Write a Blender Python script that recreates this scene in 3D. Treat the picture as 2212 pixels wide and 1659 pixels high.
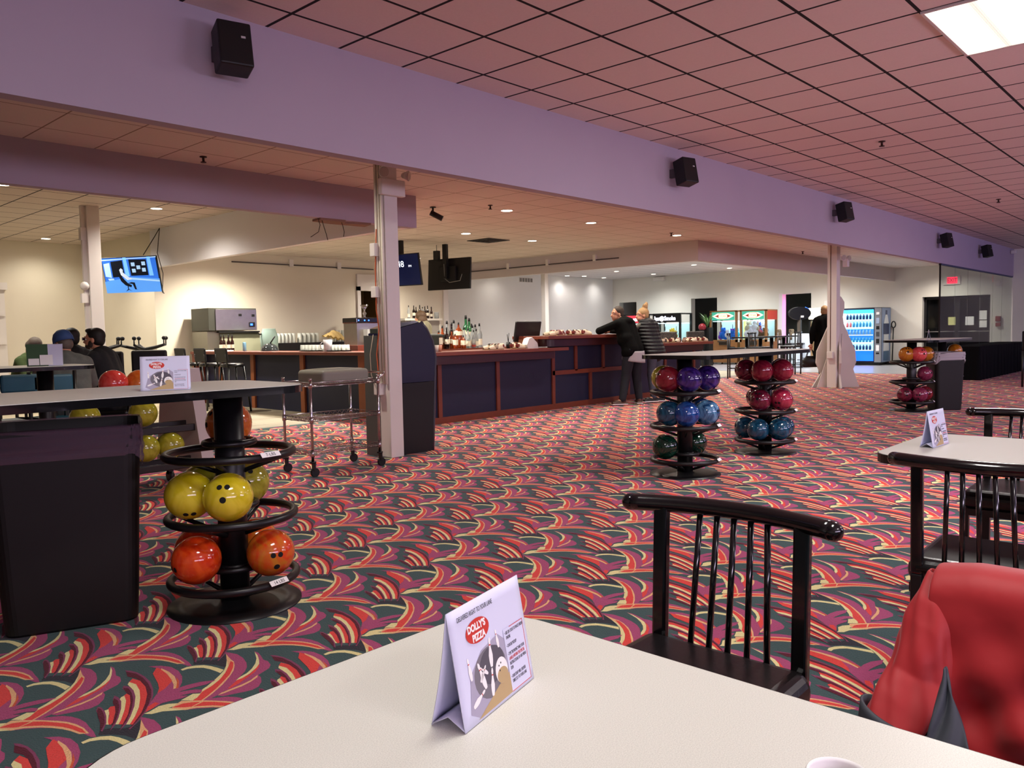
import bpy, bmesh, math, random
from mathutils import Vector, Matrix, Euler
random.seed(7)
for o in list(bpy.data.objects): bpy.data.objects.remove(o, do_unlink=True)
SC = bpy.context.scene
COL = SC.collection
PI = math.pi
# ------------------------------------------------------------------ camera
CAMH = 1.24
YAW, PIT, ROL, FPX = 0.7447, -0.0637, -0.0189, 1726.7
def _axes():
    cy, sy = math.cos(YAW), math.sin(YAW)
    f = Vector((cy*math.cos(PIT), sy*math.cos(PIT), math.sin(PIT)))
    rt = Vector((sy, -cy, 0)); u = rt.cross(f)
    return rt*math.cos(ROL)+u*math.sin(ROL), -rt*math.sin(ROL)+u*math.cos(ROL), f
CR, CU, CF = _axes()
cam = bpy.data.cameras.new('camera'); camo = bpy.data.objects.new('camera', cam); COL.objects.link(camo)
m = Matrix((CR, CU, -CF)).transposed().to_4x4(); m.translation = Vector((0, 0, CAMH)); camo.matrix_world = m
cam.sensor_width = 36; cam.lens = FPX/2212*36; cam.clip_start = 0.05; cam.clip_end = 200
SC.camera = camo
CPOS = Vector((0, 0, CAMH))
def ray(px, py): return CR*((px-1106)/FPX) - CU*((py-829.5)/FPX) + CF
def onz(px, py, z): d = ray(px, py); return CPOS+d*((z-CAMH)/d.z)
def ony(px, py, y): d = ray(px, py); return CPOS+d*(y/d.y)
def onx(px, py, x): d = ray(px, py); return CPOS+d*(x/d.x)
def dep(px, py, t): return CPOS+ray(px, py)*t
# ------------------------------------------------------------------ view, world, exposure
SC.view_settings.view_transform = 'Standard'; SC.view_settings.look = 'None'
SC.view_settings.exposure = 0.0; SC.view_settings.gamma = 1.0; SC.view_settings.use_curve_mapping = False
wd = bpy.data.worlds.new('world'); SC.world = wd; wd.use_nodes = True
wd.node_tree.nodes['Background'].inputs[0].default_value = (0.05, 0.045, 0.05, 1)
wd.node_tree.nodes['Background'].inputs[1].default_value = 0.3
def area(name, loc, target, sx, sy, W, col):
    l = bpy.data.lights.new(name, 'AREA'); l.shape = 'RECTANGLE'; l.size = sx; l.size_y = sy; l.energy = W; l.color = col
    o = bpy.data.objects.new(name, l); COL.objects.link(o); o.location = loc
    o.rotation_euler = (Vector(target)-Vector(loc)).to_track_quat('-Z', 'Y').to_euler(); return o
# the coloured wash lights over the bowling lanes, behind and to the right of the camera
area('lane_wash_light', (2, -6.5, 2.9), (6, 5, 2.6), 6, .5, 16, (.72, .50, 1.0))
area('lane_wash_light', (10, -6.5, 2.9), (12, 5, 2.6), 6, .5, 20, (.66, .48, 1.0))
area('lane_wash_light', (22, -4.0, 2.7), (23, 5, 2.9), 5, .5, 85, (.36, .34, 1.0))
for _x, _e in ((0, 150), (8, 175), (16, 170)): area('ceiling_fill_uplight', (_x, -4.2, 1.9), (_x+2, .2, 3.4), 6, .6, _e, (.90, .74, 1.0))  # unseen uplights added as fill to brighten the hall ceiling
def spot(name, loc, W, col=(1, .93, .80), ang=115, blend=1.0, size=.09):
    l = bpy.data.lights.new(name, 'SPOT'); l.energy = W; l.color = col; l.spot_size = math.radians(ang); l.spot_blend = blend; l.shadow_soft_size = size
    o = bpy.data.objects.new(name, l); COL.objects.link(o); o.location = loc; return o
# ------------------------------------------------------------------ materials
MT = {}
def srgb(c):
    if isinstance(c, str): c = tuple(int(c[i:i+2], 16)/255 for i in (0, 2, 4))
    return tuple((v/12.92 if v <= .04045 else ((v+.055)/1.055)**2.4) for v in c)
def mat(name, col, rough=.5, metal=0, noise=0, nscale=30, bump=0, emis=None, est=1, trans=0, ior=1.45, coat=0, spec=.5, alpha=1, sheen=0):
    if name in MT: return MT[name]
    M = bpy.data.materials.new(name); M.use_nodes = True; nt = M.node_tree; b = nt.nodes['Principled BSDF']
    c = srgb(col); b.inputs['Base Color'].default_value = (*c, 1)
    b.inputs['Roughness'].default_value = rough; b.inputs['Metallic'].default_value = metal
    b.inputs['IOR'].default_value = ior; b.inputs['Coat Weight'].default_value = coat; b.inputs['Coat Roughness'].default_value = .05
    b.inputs['Specular IOR Level'].default_value = spec; b.inputs['Transmission Weight'].default_value = trans
    b.inputs['Sheen Weight'].default_value = sheen; b.inputs['Alpha'].default_value = alpha
    if emis: b.inputs['Emission Color'].default_value = (*srgb(emis), 1); b.inputs['Emission Strength'].default_value = est
    tc = nt.nodes.new('ShaderNodeTexCoord')
    nz = nt.nodes.new('ShaderNodeTexNoise'); nz.inputs['Scale'].default_value = nscale; nz.inputs['Detail'].default_value = 3
    nt.links.new(tc.outputs['Object'], nz.inputs['Vector'])
    if noise:
        mx = nt.nodes.new('ShaderNodeMix'); mx.data_type = 'RGBA'
        mx.inputs[6].default_value = (*[v*(1-noise) for v in c], 1); mx.inputs[7].default_value = (*[min(1, v*(1+noise)) for v in c], 1)
        nt.links.new(nz.outputs[0], mx.inputs[0]); nt.links.new(mx.outputs[2], b.inputs['Base Color'])
    if bump:
        bp = nt.nodes.new('ShaderNodeBump'); bp.inputs['Strength'].default_value = bump; bp.inputs['Distance'].default_value = .01
        nt.links.new(nz.outputs[0], bp.inputs['Height']); nt.links.new(bp.outputs[0], b.inputs['Normal'])
    MT[name] = M; return M
def swirl(name, c1, c2, scale=6, rough=.12, dist=3.0, coat=.6):
    M = mat(name, c1, rough, coat=coat); nt = M.node_tree; b = nt.nodes['Principled BSDF']
    tc = nt.nodes.new('ShaderNodeTexCoord'); nz = nt.nodes.new('ShaderNodeTexNoise'); nz.inputs['Scale'].default_value = scale
    nz.inputs['Detail'].default_value = 5; nz.inputs['Distortion'].default_value = dist
    rp = nt.nodes.new('ShaderNodeValToRGB'); rp.color_ramp.elements[0].position = .40; rp.color_ramp.elements[1].position = .64
    rp.color_ramp.elements[0].color = (*srgb(c1), 1); rp.color_ramp.elements[1].color = (*srgb(c2), 1)
    nt.links.new(tc.outputs['Object'], nz.inputs['Vector']); nt.links.new(nz.outputs[0], rp.inputs[0]); nt.links.new(rp.outputs[0], b.inputs['Base Color']); return M
def math_node(nt, op, a, b=None, c=None):
    n = nt.nodes.new('ShaderNodeMath'); n.operation = op
    for i, v in enumerate((a, b, c)):
        if v is None: continue
        if isinstance(v, (int, float)): n.inputs[i].default_value = v
        else: nt.links.new(v, n.inputs[i])
    return n.outputs[0]
def tilegrid(name, col, line, ox, oy, w, pit=.61, noise=.05, rough=.9):
    """ceiling tiles: a grid of thin bars every 0.61 m, from object coordinates"""
    M = mat(name, col, rough, noise=noise, nscale=60, bump=.12); nt = M.node_tree; b = nt.nodes['Principled BSDF']
    tc = nt.nodes.new('ShaderNodeTexCoord'); sp = nt.nodes.new('ShaderNodeSeparateXYZ'); nt.links.new(tc.outputs['Object'], sp.inputs[0])
    ds = []
    for k, o in ((0, ox), (1, oy)):
        u = math_node(nt, 'SUBTRACT', sp.outputs[k], o-pit/2); u = math_node(nt, 'DIVIDE', u, pit); u = math_node(nt, 'FRACT', u)
        u = math_node(nt, 'SUBTRACT', u, .5); u = math_node(nt, 'ABSOLUTE', u); ds.append(math_node(nt, 'LESS_THAN', u, w/2/pit))
    g = math_node(nt, 'MAXIMUM', ds[0], ds[1])
    mx = nt.nodes.new('ShaderNodeMix'); mx.data_type = 'RGBA'; nt.links.new(g, mx.inputs[0])
    src = b.inputs['Base Color'].links[0].from_socket; nt.links.new(src, mx.inputs[6]); mx.inputs[7].default_value = (*srgb(line), 1)
    nt.links.new(mx.outputs[2], b.inputs['Base Color']); return M
WHITE = mat('white_paint', 'd8d2cc', .6, noise=.03, nscale=3)
BLK = mat('black_gloss', '08080a', .16, coat=.5, spec=.6)
BLKM = mat('black_matte', '0b0b0c', .5, noise=.15)
BLKP = mat('black_powder_coat', '101012', .35, noise=.1)
VINYL = mat('black_vinyl', '141213', .26, noise=.1, nscale=90, bump=.04)
CHROME = mat('chrome', 'b9b4b8', .18, metal=1)
STEEL = mat('brushed_steel', 'a8a49c', .3, metal=1, noise=.1, nscale=12)
GLASS = mat('clear_glass', 'f4f8f8', .02, trans=1, ior=1.3)
LAMI = mat('speckled_laminate', 'd0d0c6', .38, noise=.34, nscale=620, spec=.4)
PAPER = mat('white_paper', 'd6d8ee', .7)
PAPERR = mat('print_red', 'c8362c', .6); PAPERG = mat('print_grey', '77727a', .7); PAPERD = mat('print_dark', '2e2b33', .7); PAPERL = mat('print_light', 'f2f0ee', .6); PAPERW = mat('print_wood', 'b9a074', .7); PAPERN = mat('print_green', '3b5a3c', .7); PAPERT = mat('print_text_grey', '4a4852', .7)
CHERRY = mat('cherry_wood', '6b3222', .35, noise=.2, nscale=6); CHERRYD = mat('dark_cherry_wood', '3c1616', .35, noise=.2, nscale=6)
NAVY = mat('navy_panel', '0f1331', .55, noise=.1)
SKIN = mat('skin', 'c98f70', .55); 
# ------------------------------------------------------------------ mesh helpers
class MB:
    def __init__(s): s.bm = bmesh.new(); s.mi = 0
    def _f(s, faces):
        for f in faces: f.material_index = s.mi
    def mat(s, i): s.mi = i; return s
    def box(s, c, d, rot=None, bev=0, seg=2):
        n0 = len(s.bm.faces)
        r = bmesh.ops.create_cube(s.bm, size=1); vs = r['verts']
        for v in vs:
            v.co = Vector((v.co.x*d[0], v.co.y*d[1], v.co.z*d[2]))
        if bev:
            es = list({e for v in vs for e in v.link_edges})
            r = bmesh.ops.bevel(s.bm, geom=es, offset=bev, segments=seg, affect='EDGES', profile=.5); 
            vs = list({v for f in r['faces'] for v in f.verts} | {v for v in vs if v.is_valid})
        M = Matrix.Translation(Vector(c)) @ (Euler(rot).to_matrix().to_4x4() if rot else Matrix())
        for v in vs: v.co = M @ v.co
        s.bm.faces.ensure_lookup_table(); s._f(s.bm.faces[n0:] if not bev else {f for v in vs for f in v.link_faces}); return s
    def lo(s, a, b, bev=0):
        return s.box([(a[i]+b[i])/2 for i in range(3)], [abs(b[i]-a[i]) for i in range(3)], bev=bev)
    def cyl(s, p0, p1, r0, r1=None, seg=16, cap=True):
        p0, p1 = Vector(p0), Vector(p1); r1 = r0 if r1 is None else r1; d = p1-p0
        q = d.to_track_quat('Z', 'Y').to_matrix()
        A = [s.bm.verts.new(p0+q@Vector((r0*math.cos(2*PI*i/seg), r0*math.sin(2*PI*i/seg), 0))) for i in range(seg)]
        B = [s.bm.verts.new(p1+q@Vector((r1*math.cos(2*PI*i/seg), r1*math.sin(2*PI*i/seg), 0))) for i in range(seg)]
        F = [s.bm.faces.new((A[i], A[(i+1) % seg], B[(i+1) % seg], B[i])) for i in range(seg)]
        for f in F: f.smooth = True
        if cap: F += [s.bm.faces.new(A[::-1]), s.bm.faces.new(B)]
        s._f(F); return s
    def tube(s, pts, r, seg=8, closed=False):
        pts = [Vector(p) for p in pts]; n = len(pts); rings = []; up = None
        for i, p in enumerate(pts):
            a = pts[i-1] if (i > 0 or closed) else p; b = pts[(i+1) % n] if (i < n-1 or closed) else p
            t = (b-a).normalized()
            if up is None: up = Vector((0, 0, 1)) if abs(t.z) < .9 else Vector((1, 0, 0))
            x = t.cross(up).normalized(); y = x.cross(t).normalized(); up = y
            rr = r[i] if isinstance(r, (list, tuple)) else r
            rings.append([s.bm.verts.new(p+x*rr*math.cos(2*PI*k/seg)+y*rr*math.sin(2*PI*k/seg)) for k in range(seg)])
        F = []
        for i in range(n if closed else n-1):
            A, B = rings[i], rings[(i+1) % n]
            for k in range(seg): f = s.bm.faces.new((A[k], A[(k+1) % seg], B[(k+1) % seg], B[k])); f.smooth = True; F.append(f)
        if not closed: F += [s.bm.faces.new(rings[0][::-1]), s.bm.faces.new(rings[-1])]
        s._f(F); return s
    def lathe(s, prof, c=(0, 0, 0), seg=24, sx=1, sy=1):
        c = Vector(c); rings = []
        for r, z in prof: rings.append([s.bm.verts.new(c+Vector((sx*r*math.cos(2*PI*k/seg), sy*r*math.sin(2*PI*k/seg), z))) for k in range(seg)] if r > 1e-6 else [s.bm.verts.new(c+Vector((0, 0, z)))])
        F = []
        for A, B in zip(rings, rings[1:]):
            for k in range(seg):
                q = [A[k % len(A)], A[(k+1) % len(A)], B[(k+1) % len(B)], B[k % len(B)]]; u = []
                for v in q:
                    if v not in u: u.append(v)
                if len(u) > 2: f = s.bm.faces.new(u); f.smooth = True; F.append(f)
        s._f(F); return s
    def sph(s, c, r, seg=16, rings=10, M=None):
        r = (r, r, r) if isinstance(r, (int, float)) else r; n0 = len(s.bm.faces)
        g = bmesh.ops.create_uvsphere(s.bm, u_segments=seg, v_segments=rings, radius=1)
        for v in g['verts']:
            p = Vector((v.co.x*r[0], v.co.y*r[1], v.co.z*r[2]))
            v.co = (M @ p if M is not None else p)+Vector(c)
        s.bm.faces.ensure_lookup_table(); F = s.bm.faces[n0:]
        for f in F: f.smooth = True
        s._f(F); return s
    def prism(s, poly, fa, fb):
        """poly 2D -> fa(u,v) and fb(u,v) 3D ends"""
        A = [s.bm.verts.new(Vector(fa(*p))) for p in poly]; B = [s.bm.verts.new(Vector(fb(*p))) for p in poly]; n = len(A)
        F = [s.bm.faces.new((A[i], A[(i+1) % n], B[(i+1) % n], B[i])) for i in range(n)] + [s.bm.faces.new(A[::-1]), s.bm.faces.new(B)]
        s._f(F); return s
    def slab(s, poly, z0, z1): return s.prism(poly, lambda u, v: (u, v, z0), lambda u, v: (u, v, z1))
    def poly(s, pts):
        f = s.bm.faces.new([s.bm.verts.new(Vector(p)) for p in pts]); s._f([f]); return s
    def grid(s, nu, nv, fn, close_u=False):
        V = [[s.bm.verts.new(Vector(fn(i/(nu if close_u else nu-1), j/(nv-1)))) for j in range(nv)] for i in range(nu)]; F = []
        for i in range(nu if close_u else nu-1):
            for j in range(nv-1):
                f = s.bm.faces.new((V[i][j], V[(i+1) % nu][j], V[(i+1) % nu][j+1], V[i][j+1])); f.smooth = True; F.append(f)
        s._f(F); return s
    def build(s, name, mats, parent=None, world=False, smooth=False, solid=0, sub=0):
        bmesh.ops.recalc_face_normals(s.bm, faces=s.bm.faces[:])
        me = bpy.data.meshes.new(name); s.bm.to_mesh(me); s.bm.free()
        if not isinstance(mats, (list, tuple)): mats = [mats]
        for mm in mats: me.materials.append(mm)
        o = bpy.data.objects.new(name, me); COL.objects.link(o)
        if parent is not None:
            o.parent = parent
            if world: me.transform((Matrix.Translation(parent.location) @ parent.rotation_euler.to_matrix().to_4x4()).inverted())
        if smooth:
            for p in me.polygons: p.use_smooth = True
        if solid: md = o.modifiers.new('solid', 'SOLIDIFY'); md.thickness = solid; md.offset = 0
        if sub: md = o.modifiers.new('sub', 'SUBSURF'); md.levels = sub; md.render_levels = sub
        return o
def tag(o, label=None, cat=None, group=None, kind=None):
    if label: o['label'] = label
    if cat: o['category'] = cat
    if group: o['group'] = group
    if kind: o['kind'] = kind
    return o
def thing(name, label, cat, loc=(0, 0, 0), rz=0, group=None):
    o = bpy.data.objects.new(name, None); COL.objects.link(o); o.empty_display_size = .1
    o.location = loc; o.rotation_euler = (0, 0, rz); return tag(o, label, cat, group)
def kids(o): return [c for c in COL.objects if c.parent == o]
def dup(root, loc, rz=None, label=None, group=None):
    r = root.copy(); COL.objects.link(r); r.location = loc
    if rz is not None: r.rotation_euler = (0, 0, rz)
    if label: r['label'] = label
    if group: r['group'] = group
    for c in kids(root):
        d = c.copy(); COL.objects.link(d); d.parent = r
        for g in kids(c): e = g.copy(); COL.objects.link(e); e.parent = d
    return r
def struct(o): o['kind'] = 'structure'; return o
def text(name, body, size, mt, M, parent=None, align='LEFT', bold=0, ext=0.0004, scx=1):
    cu = bpy.data.curves.new(name, 'FONT'); cu.body = body; cu.size = size; cu.align_x = align; cu.extrude = ext; cu.offset = bold; cu.resolution_u = 3
    t = bpy.data.objects.new('tmp', cu); COL.objects.link(t)
    me = bpy.data.meshes.new_from_object(t); bpy.data.objects.remove(t, do_unlink=True)
    me.transform(Matrix.Diagonal((scx, 1, 1, 1))); me.transform(M); me.materials.clear(); me.materials.append(mt)
    o = bpy.data.objects.new(name, me); COL.objects.link(o)
    if parent is not None: o.parent = parent
    return o
def frame_m(o, x, y):
    x = Vector(x).normalized(); y = Vector(y).normalized(); z = x.cross(y).normalized()
    mm = Matrix((x, y, z)).transposed().to_4x4(); mm.translation = Vector(o); return mm
def rrect(x0, y0, x1, y1, r, n=6):
    P = []
    for cx, cy, a in ((x1-r, y1-r, 0), (x0+r, y1-r, 90), (x0+r, y0+r, 180), (x1-r, y0+r, 270)):
        for i in range(n+1): t = math.radians(a+90*i/n); P.append((cx+r*math.cos(t), cy+r*math.sin(t)))
    return P
# ================================================================== ROOM
CZ, Z2, Z4, BY, BZ = 3.408, 3.08, 3.36, 5.117, 2.62
CARPET = [l.split() for l in '''K -139,-4 -109,-18 -84,-50 -57,-60 -23,-35 -58,-104 -88,-153 -100,-103 -126,-63 -156,-34
P -17,-11 -6,-35 5,-69 2,-121 -13,-174 -33,-214 -59,-245 -87,-267 -115,-286 -155,-317 -197,-344 -229,-355 -265,-362 -300,-368 -337,-378 -351,-373 -299,-345 -222,-300 -151,-243 -102,-192 -61,-128 -35,-72
P 64,-96 67,-122 58,-157 44,-199 48,-226 37,-264 16,-288 -14,-300 -48,-314 -90,-330 -141,-347 -183,-348 -195,-333 -152,-308 -119,-289 -78,-278 -37,-258 -1,-232 30,-182 47,-144
P -42,-308 -46,-337 -65,-374 -92,-401 -122,-409 -151,-400 -183,-387 -213,-376 -224,-356 -205,-347 -165,-344 -124,-342 -88,-333
P -307,-335 -267,-347 -233,-370 -205,-391 -184,-423 -172,-463 -168,-505 -172,-548 -174,-588 -182,-631 -193,-617 -199,-587 -206,-560 -219,-515 -247,-467 -280,-428 -318,-395 -349,-375
E -23,-35 -37,-99 -39,-126 -56,-164 -82,-204 -118,-242 -169,-287 -230,-329 -280,-356 -322,-366 -352,-371 -324,-351 -300,-332 -281,-318 -246,-284 -237,-269 -211,-256 -176,-232 -138,-204 -105,-175 -79,-142 -52,-96
C -255,-293 -274,-276 -294,-283 -324,-293 -297,-328 -275,-318
C -25,-40 -52,-96 -74,-149 -104,-190 -148,-233 -190,-262 -242,-283 -237,-269 -211,-256 -176,-232 -138,-204 -105,-175 -79,-142 -52,-96
R -45,-112 -45,-134 -69,-176 -106,-223 -148,-259 -201,-301 -249,-332 -288,-353 -328,-365 -303,-328 -277,-316 -244,-286 -201,-268 -154,-238 -110,-196 -76,-154
C 0,0 19,1 58,17 87,9 116,-16 135,-34 104,-28 73,-21 91,-45 114,-87 77,-55 49,-31 17,-22
E -344,-308 -326,-299 -297,-329 -266,-363 -225,-420 -206,-454 -193,-492 -186,-537 -188,-589 -211,-570 -222,-526 -235,-493 -255,-457 -278,-425 -315,-390 -348,-373 -374,-327
R -369,-323 -330,-323 -304,-339 -279,-364 -255,-392 -232,-429 -212,-463 -200,-502 -192,-541 -194,-581 -205,-559 -215,-517 -227,-483 -247,-447 -271,-415 -308,-380 -338,-358
E -266,-367 -280,-356 -324,-369 -351,-375 -345,-377 -313,-370 -279,-364
R 14,-221 -1,-246 -37,-279 -77,-299 -124,-323 -164,-335 -175,-334 -140,-309 -116,-294 -59,-280 -12,-247
C 62,-102 52,-142 33,-186 14,-221 -12,-247 -57,-276 -94,-291 -121,-292 -96,-276 -61,-264 -28,-241 4,-209 32,-169
E -43,-309 -54,-327 -90,-344 -130,-354 -167,-355 -199,-357 -221,-355 -204,-346 -164,-343 -123,-340 -84,-331
C -208,-41 -183,-37 -155,-49 -131,-71 -118,-100 -109,-135 -103,-170 -126,-188 -128,-163 -134,-125 -145,-92 -164,-71 -187,-57 -208,-56
V 84,-179 97,-199 107,-236 110,-291 104,-353 86,-420 62,-476 30,-530 -6,-578 -49,-625 -92,-664 -94,-656 -59,-625 -11,-571 28,-515 56,-468 77,-412 94,-348 93,-304 92,-251 80,-226
M 82,-195 100,-241 101,-299 93,-361 77,-426 54,-479 22,-533 -14,-580 -57,-627 -80,-648 -88,-651 -66,-628 -16,-565 22,-508 52,-450 72,-392 80,-338 82,-282 67,-243
R 73,-276 83,-317 75,-382 53,-449 18,-516 -19,-574 -73,-637 -82,-626 -37,-565 2,-496 31,-431 46,-368 49,-300
C 52,-297 61,-336 48,-398 22,-465 -9,-529 -43,-583 -79,-629 -89,-618 -53,-571 -10,-495 19,-424 35,-360 40,-314
V 26,-313 38,-339 34,-380 18,-436 -15,-508 -55,-575 -86,-619 -117,-645 -86,-604 -49,-550 -13,-478 11,-413 14,-370 13,-336
M 18,-329 29,-350 21,-396 4,-452 -30,-522 -74,-594 -108,-632 -93,-602 -58,-551 -18,-471 5,-407 13,-354
R 7,-388 9,-411 -13,-471 -53,-551 -94,-611 -105,-598 -77,-554 -46,-490 -16,-405
C -18,-403 -5,-399 -17,-444 -48,-510 -87,-578 -103,-600 -111,-591 -79,-539 -48,-475 -28,-417
V -28,-372 -24,-397 -30,-436 -52,-491 -85,-554 -113,-598 -139,-625 -108,-577 -80,-525 -54,-466 -48,-428 -44,-400
M -37,-392 -35,-420 -48,-467 -72,-520 -106,-580 -124,-600 -113,-572 -83,-521 -63,-469 -53,-422
R -71,-449 -59,-456 -75,-503 -111,-574 -120,-583 -129,-573 -99,-515 -88,-467
C -97,-464 -83,-465 -92,-495 -118,-554 -125,-578 -132,-569 -114,-522 -103,-474
V -100,-418 -93,-430 -96,-467 -107,-511 -126,-562 -157,-612 -158,-601 -135,-545 -124,-497 -115,-445
M -103,-428 -99,-438 -103,-474 -114,-515 -131,-562 -155,-599 -155,-587 -139,-546 -128,-498 -114,-449
P 158,-212 192,-243 212,-286 214,-341 201,-400 177,-450 147,-491 113,-525 71,-554 30,-570 -10,-584 12,-547 45,-509 79,-470 101,-434 116,-390 128,-340 140,-291 170,-250
R 174,-247 180,-285 171,-349 159,-411 112,-455 80,-471 101,-434 116,-390 128,-340 140,-291
R -9,-583 13,-549 43,-534 49,-551 20,-573
E 182,-268 187,-320 183,-378 165,-436 142,-481 131,-481 148,-446 163,-393 174,-332 176,-280
O 185,-385 175,-431 150,-481 141,-491 139,-484 165,-436
P -348,-211 -319,-195 -290,-192 -257,-193 -213,-204 -167,-234 -208,-242 -245,-232 -284,-225 -305,-225 -284,-234 -252,-251 -237,-273 -252,-289 -278,-268 -310,-257 -292,-279 -316,-284 -351,-272 -382,-266'''.split('\n')]
def carpet():
    cm = {'G': ('carpet_green', '425a5a'), 'K': ('carpet_black', '33323a'), 'P': ('carpet_purple', 'b04e78'), 'V': ('carpet_plum', '8c4264'), 'M': ('carpet_maroon', '5e1a2c'),
          'E': ('carpet_peach', 'f6bc88'), 'C': ('carpet_cream', 'f4e6a6'), 'R': ('carpet_red', 'e84a44'), 'O': ('carpet_orange', 'd9603c')}
    keys = list(cm); mats = [mat(cm[k][0], cm[k][1], .95, noise=.16, nscale=160, bump=.5, spec=.1, sheen=.1) for k in keys]
    from mathutils import Vector as V
    tip = (2.41, 3.552); v1 = (.4515, .2955); w = (-.018, -.589)
    verts = []; polys = []; mi = []
    # base with the diagonal boundary to the vinyl floor
    base = [(-4, -9), (24.3, -9), (24.3, 5.6), (23.6, 7.4), (21.8, 7.4), (21.8, 9.93), (5.55, 9.93), (3.1, 13.5), (-4, 13.5)]
    verts += [(x, y, 0) for x, y in base]; polys.append(list(range(len(base)))); mi.append(0)
    def inside(x, y):
        if x > 24.1 or (x > 21.7 and y > 7.3): return False
        if x > 5.55: return y < 9.93
        return y < 9.93+(5.55-x)*1.457
    pl = [(keys.index(l[0]), [tuple(int(t)/1000 for t in a.split(',')) for a in l[1:]]) for l in CARPET]
    rp = CR.xy; fd = CF.xy
    for i in range(-12, 60):
        for j in range(-40, 60):
            ox, oy = tip[0]+i*v1[0]+j*w[0], tip[1]+i*v1[1]+j*w[1]
            if not (-1.5 < ox < 25 and -4 < oy < 13.5): continue
            d = Vector((ox, oy)); z = d.dot(fd); x = d.dot(rp)
            if z < .3 or abs(x) > z*.78+1.6: continue
            for li, (c, pts) in enumerate(pl):
                P = [(ox+a, oy+b) for a, b in pts]
                if not all(inside(*p) for p in P): continue
                n = len(verts); verts += [(p[0], p[1], .00003*(li+1)) for p in P]; polys.append(list(range(n, n+len(P)))); mi.append(c)
    me = bpy.data.meshes.new('floor'); me.from_pydata(verts, [], polys)
    for mm in mats: me.materials.append(mm)
    me.polygons.foreach_set('material_index', mi); me.update()
    for p in me.polygons:
        pass
    bm = bmesh.new(); bm.from_mesh(me)
    for f in bm.faces:
        if f.normal.z < 0: f.normal_flip()
    bm.to_mesh(me); bm.free()
    o = bpy.data.objects.new('floor', me); COL.objects.link(o); struct(o)
carpet()
# vinyl plank floor under and around the carpet
def planks():
    M = mat('vinyl_planks', 'a59c86', .45, noise=.18, nscale=4); nt = M.node_tree; b = nt.nodes['Principled BSDF']
    tc = nt.nodes.new('ShaderNodeTexCoord'); mp = nt.nodes.new('ShaderNodeMapping'); mp.inputs['Scale'].default_value = (1, 9, 1); mp.inputs['Rotation'].default_value = (0, 0, 0)
    nz = nt.nodes.new('ShaderNodeTexNoise'); nz.inputs['Scale'].default_value = 2.2; nz.inputs['Detail'].default_value = 6
    br = nt.nodes.new('ShaderNodeTexBrick'); br.inputs['Scale'].default_value = 1; br.inputs['Brick Width'].default_value = 1.2; br.inputs['Row Height'].default_value = .18; br.inputs['Mortar Size'].default_value = .004
    br.inputs['Color1'].default_value = (*srgb('b1a78e'), 1); br.inputs['Color2'].default_value = (*srgb('968b73'), 1); br.inputs['Mortar'].default_value = (*srgb('6a6252'), 1)
    nt.links.new(tc.outputs['Object'], mp.inputs[0]); nt.links.new(mp.outputs[0], nz.inputs[0]); nt.links.new(tc.outputs['Object'], br.inputs[0])
    mx = nt.nodes.new('ShaderNodeMix'); mx.data_type = 'RGBA'; mx.blend_type = 'MULTIPLY'; mx.inputs[0].default_value = .55
    rp = nt.nodes.new('ShaderNodeValToRGB'); rp.color_ramp.elements[0].color = (.42, .38, .32, 1); rp.color_ramp.elements[0].position = .3; rp.color_ramp.elements[1].position = .7
    nt.links.new(nz.outputs[0], rp.inputs[0]); nt.links.new(br.outputs[0], mx.inputs[6]); nt.links.new(rp.outputs[0], mx.inputs[7]); nt.links.new(mx.outputs[2], b.inputs['Base Color']); return M
struct(MB().lo((-4, -9, -.2), (29.6, 20, -.003)).build('floor_vinyl', planks()))
struct(MB().lo((21.8, 5.7, -.003), (27.3, 19.3, .002)).build('floor_entry', mat('grey_tile', '8b8a8e', .3, noise=.15, nscale=2)))
# ceilings
CEILM = tilegrid('ceiling_tile_hall', 'e0cbc8', '170c0e', .0364, .522, .026)
struct(MB().lo((-4, -9, CZ), (30, BY, CZ+.1)).build('ceiling', CEILM))
CE2 = tilegrid('ceiling_tile_concourse', 'd6cac2', '8b7868', .0, .37, .014)
struct(MB().lo((-4, BY+.12, Z2), (7.05, 8.2, Z2+.1)).lo((7.05, BY+.12, Z2), (14.83, 16.13, Z2+.1)).lo((14.83, BY+.12, Z2), (27.3, 8.39, Z2+.1)).build('ceiling_concourse', CE2))
CE3 = tilegrid('ceiling_tile_lounge', 'c9bbb0', '1e1916', .32, .0, .022)
struct(MB().lo((-4, 8.3, 3.4), (7.05, 19.6, 3.5)).build('ceiling_lounge', CE3))
CE4 = tilegrid('ceiling_tile_arcade', 'd2cac8', '8a817e', .1, .3, .02)
struct(MB().lo((14.83, 8.39, Z4), (27.4, 19.5, Z4+.1)).build('ceiling_arcade', CE4))
# soffits and beams
MAUVE = mat('soffit_paint', 'ada0b0', .7, noise=.03, nscale=2)
struct(MB().lo((-4, BY, BZ), (29, BY+.12, CZ)).build('trim_1', MAUVE))          # long soffit in front
struct(MB().lo((-4, 8.2, 2.66), (7.08, 8.32, 3.5)).build('trim_2', MAUVE))      # soffit at the lounge
struct(MB().lo((6.96, 8.32, 2.67), (7.08, 16.13, 3.5)).build('trim_3', mat('soffit_white', 'e2e0e4', .6)))  # soffit over the bar front
struct(MB().lo((14.83, 8.39, 2.66), (27.3, 8.51, 3.4)).lo((14.83, 8.51, 2.66), (14.95, 16.13, 3.4)).build('trim_4', mat('soffit_paint_grey', 'c4bab8', .7, noise=.03, nscale=2)))
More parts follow.
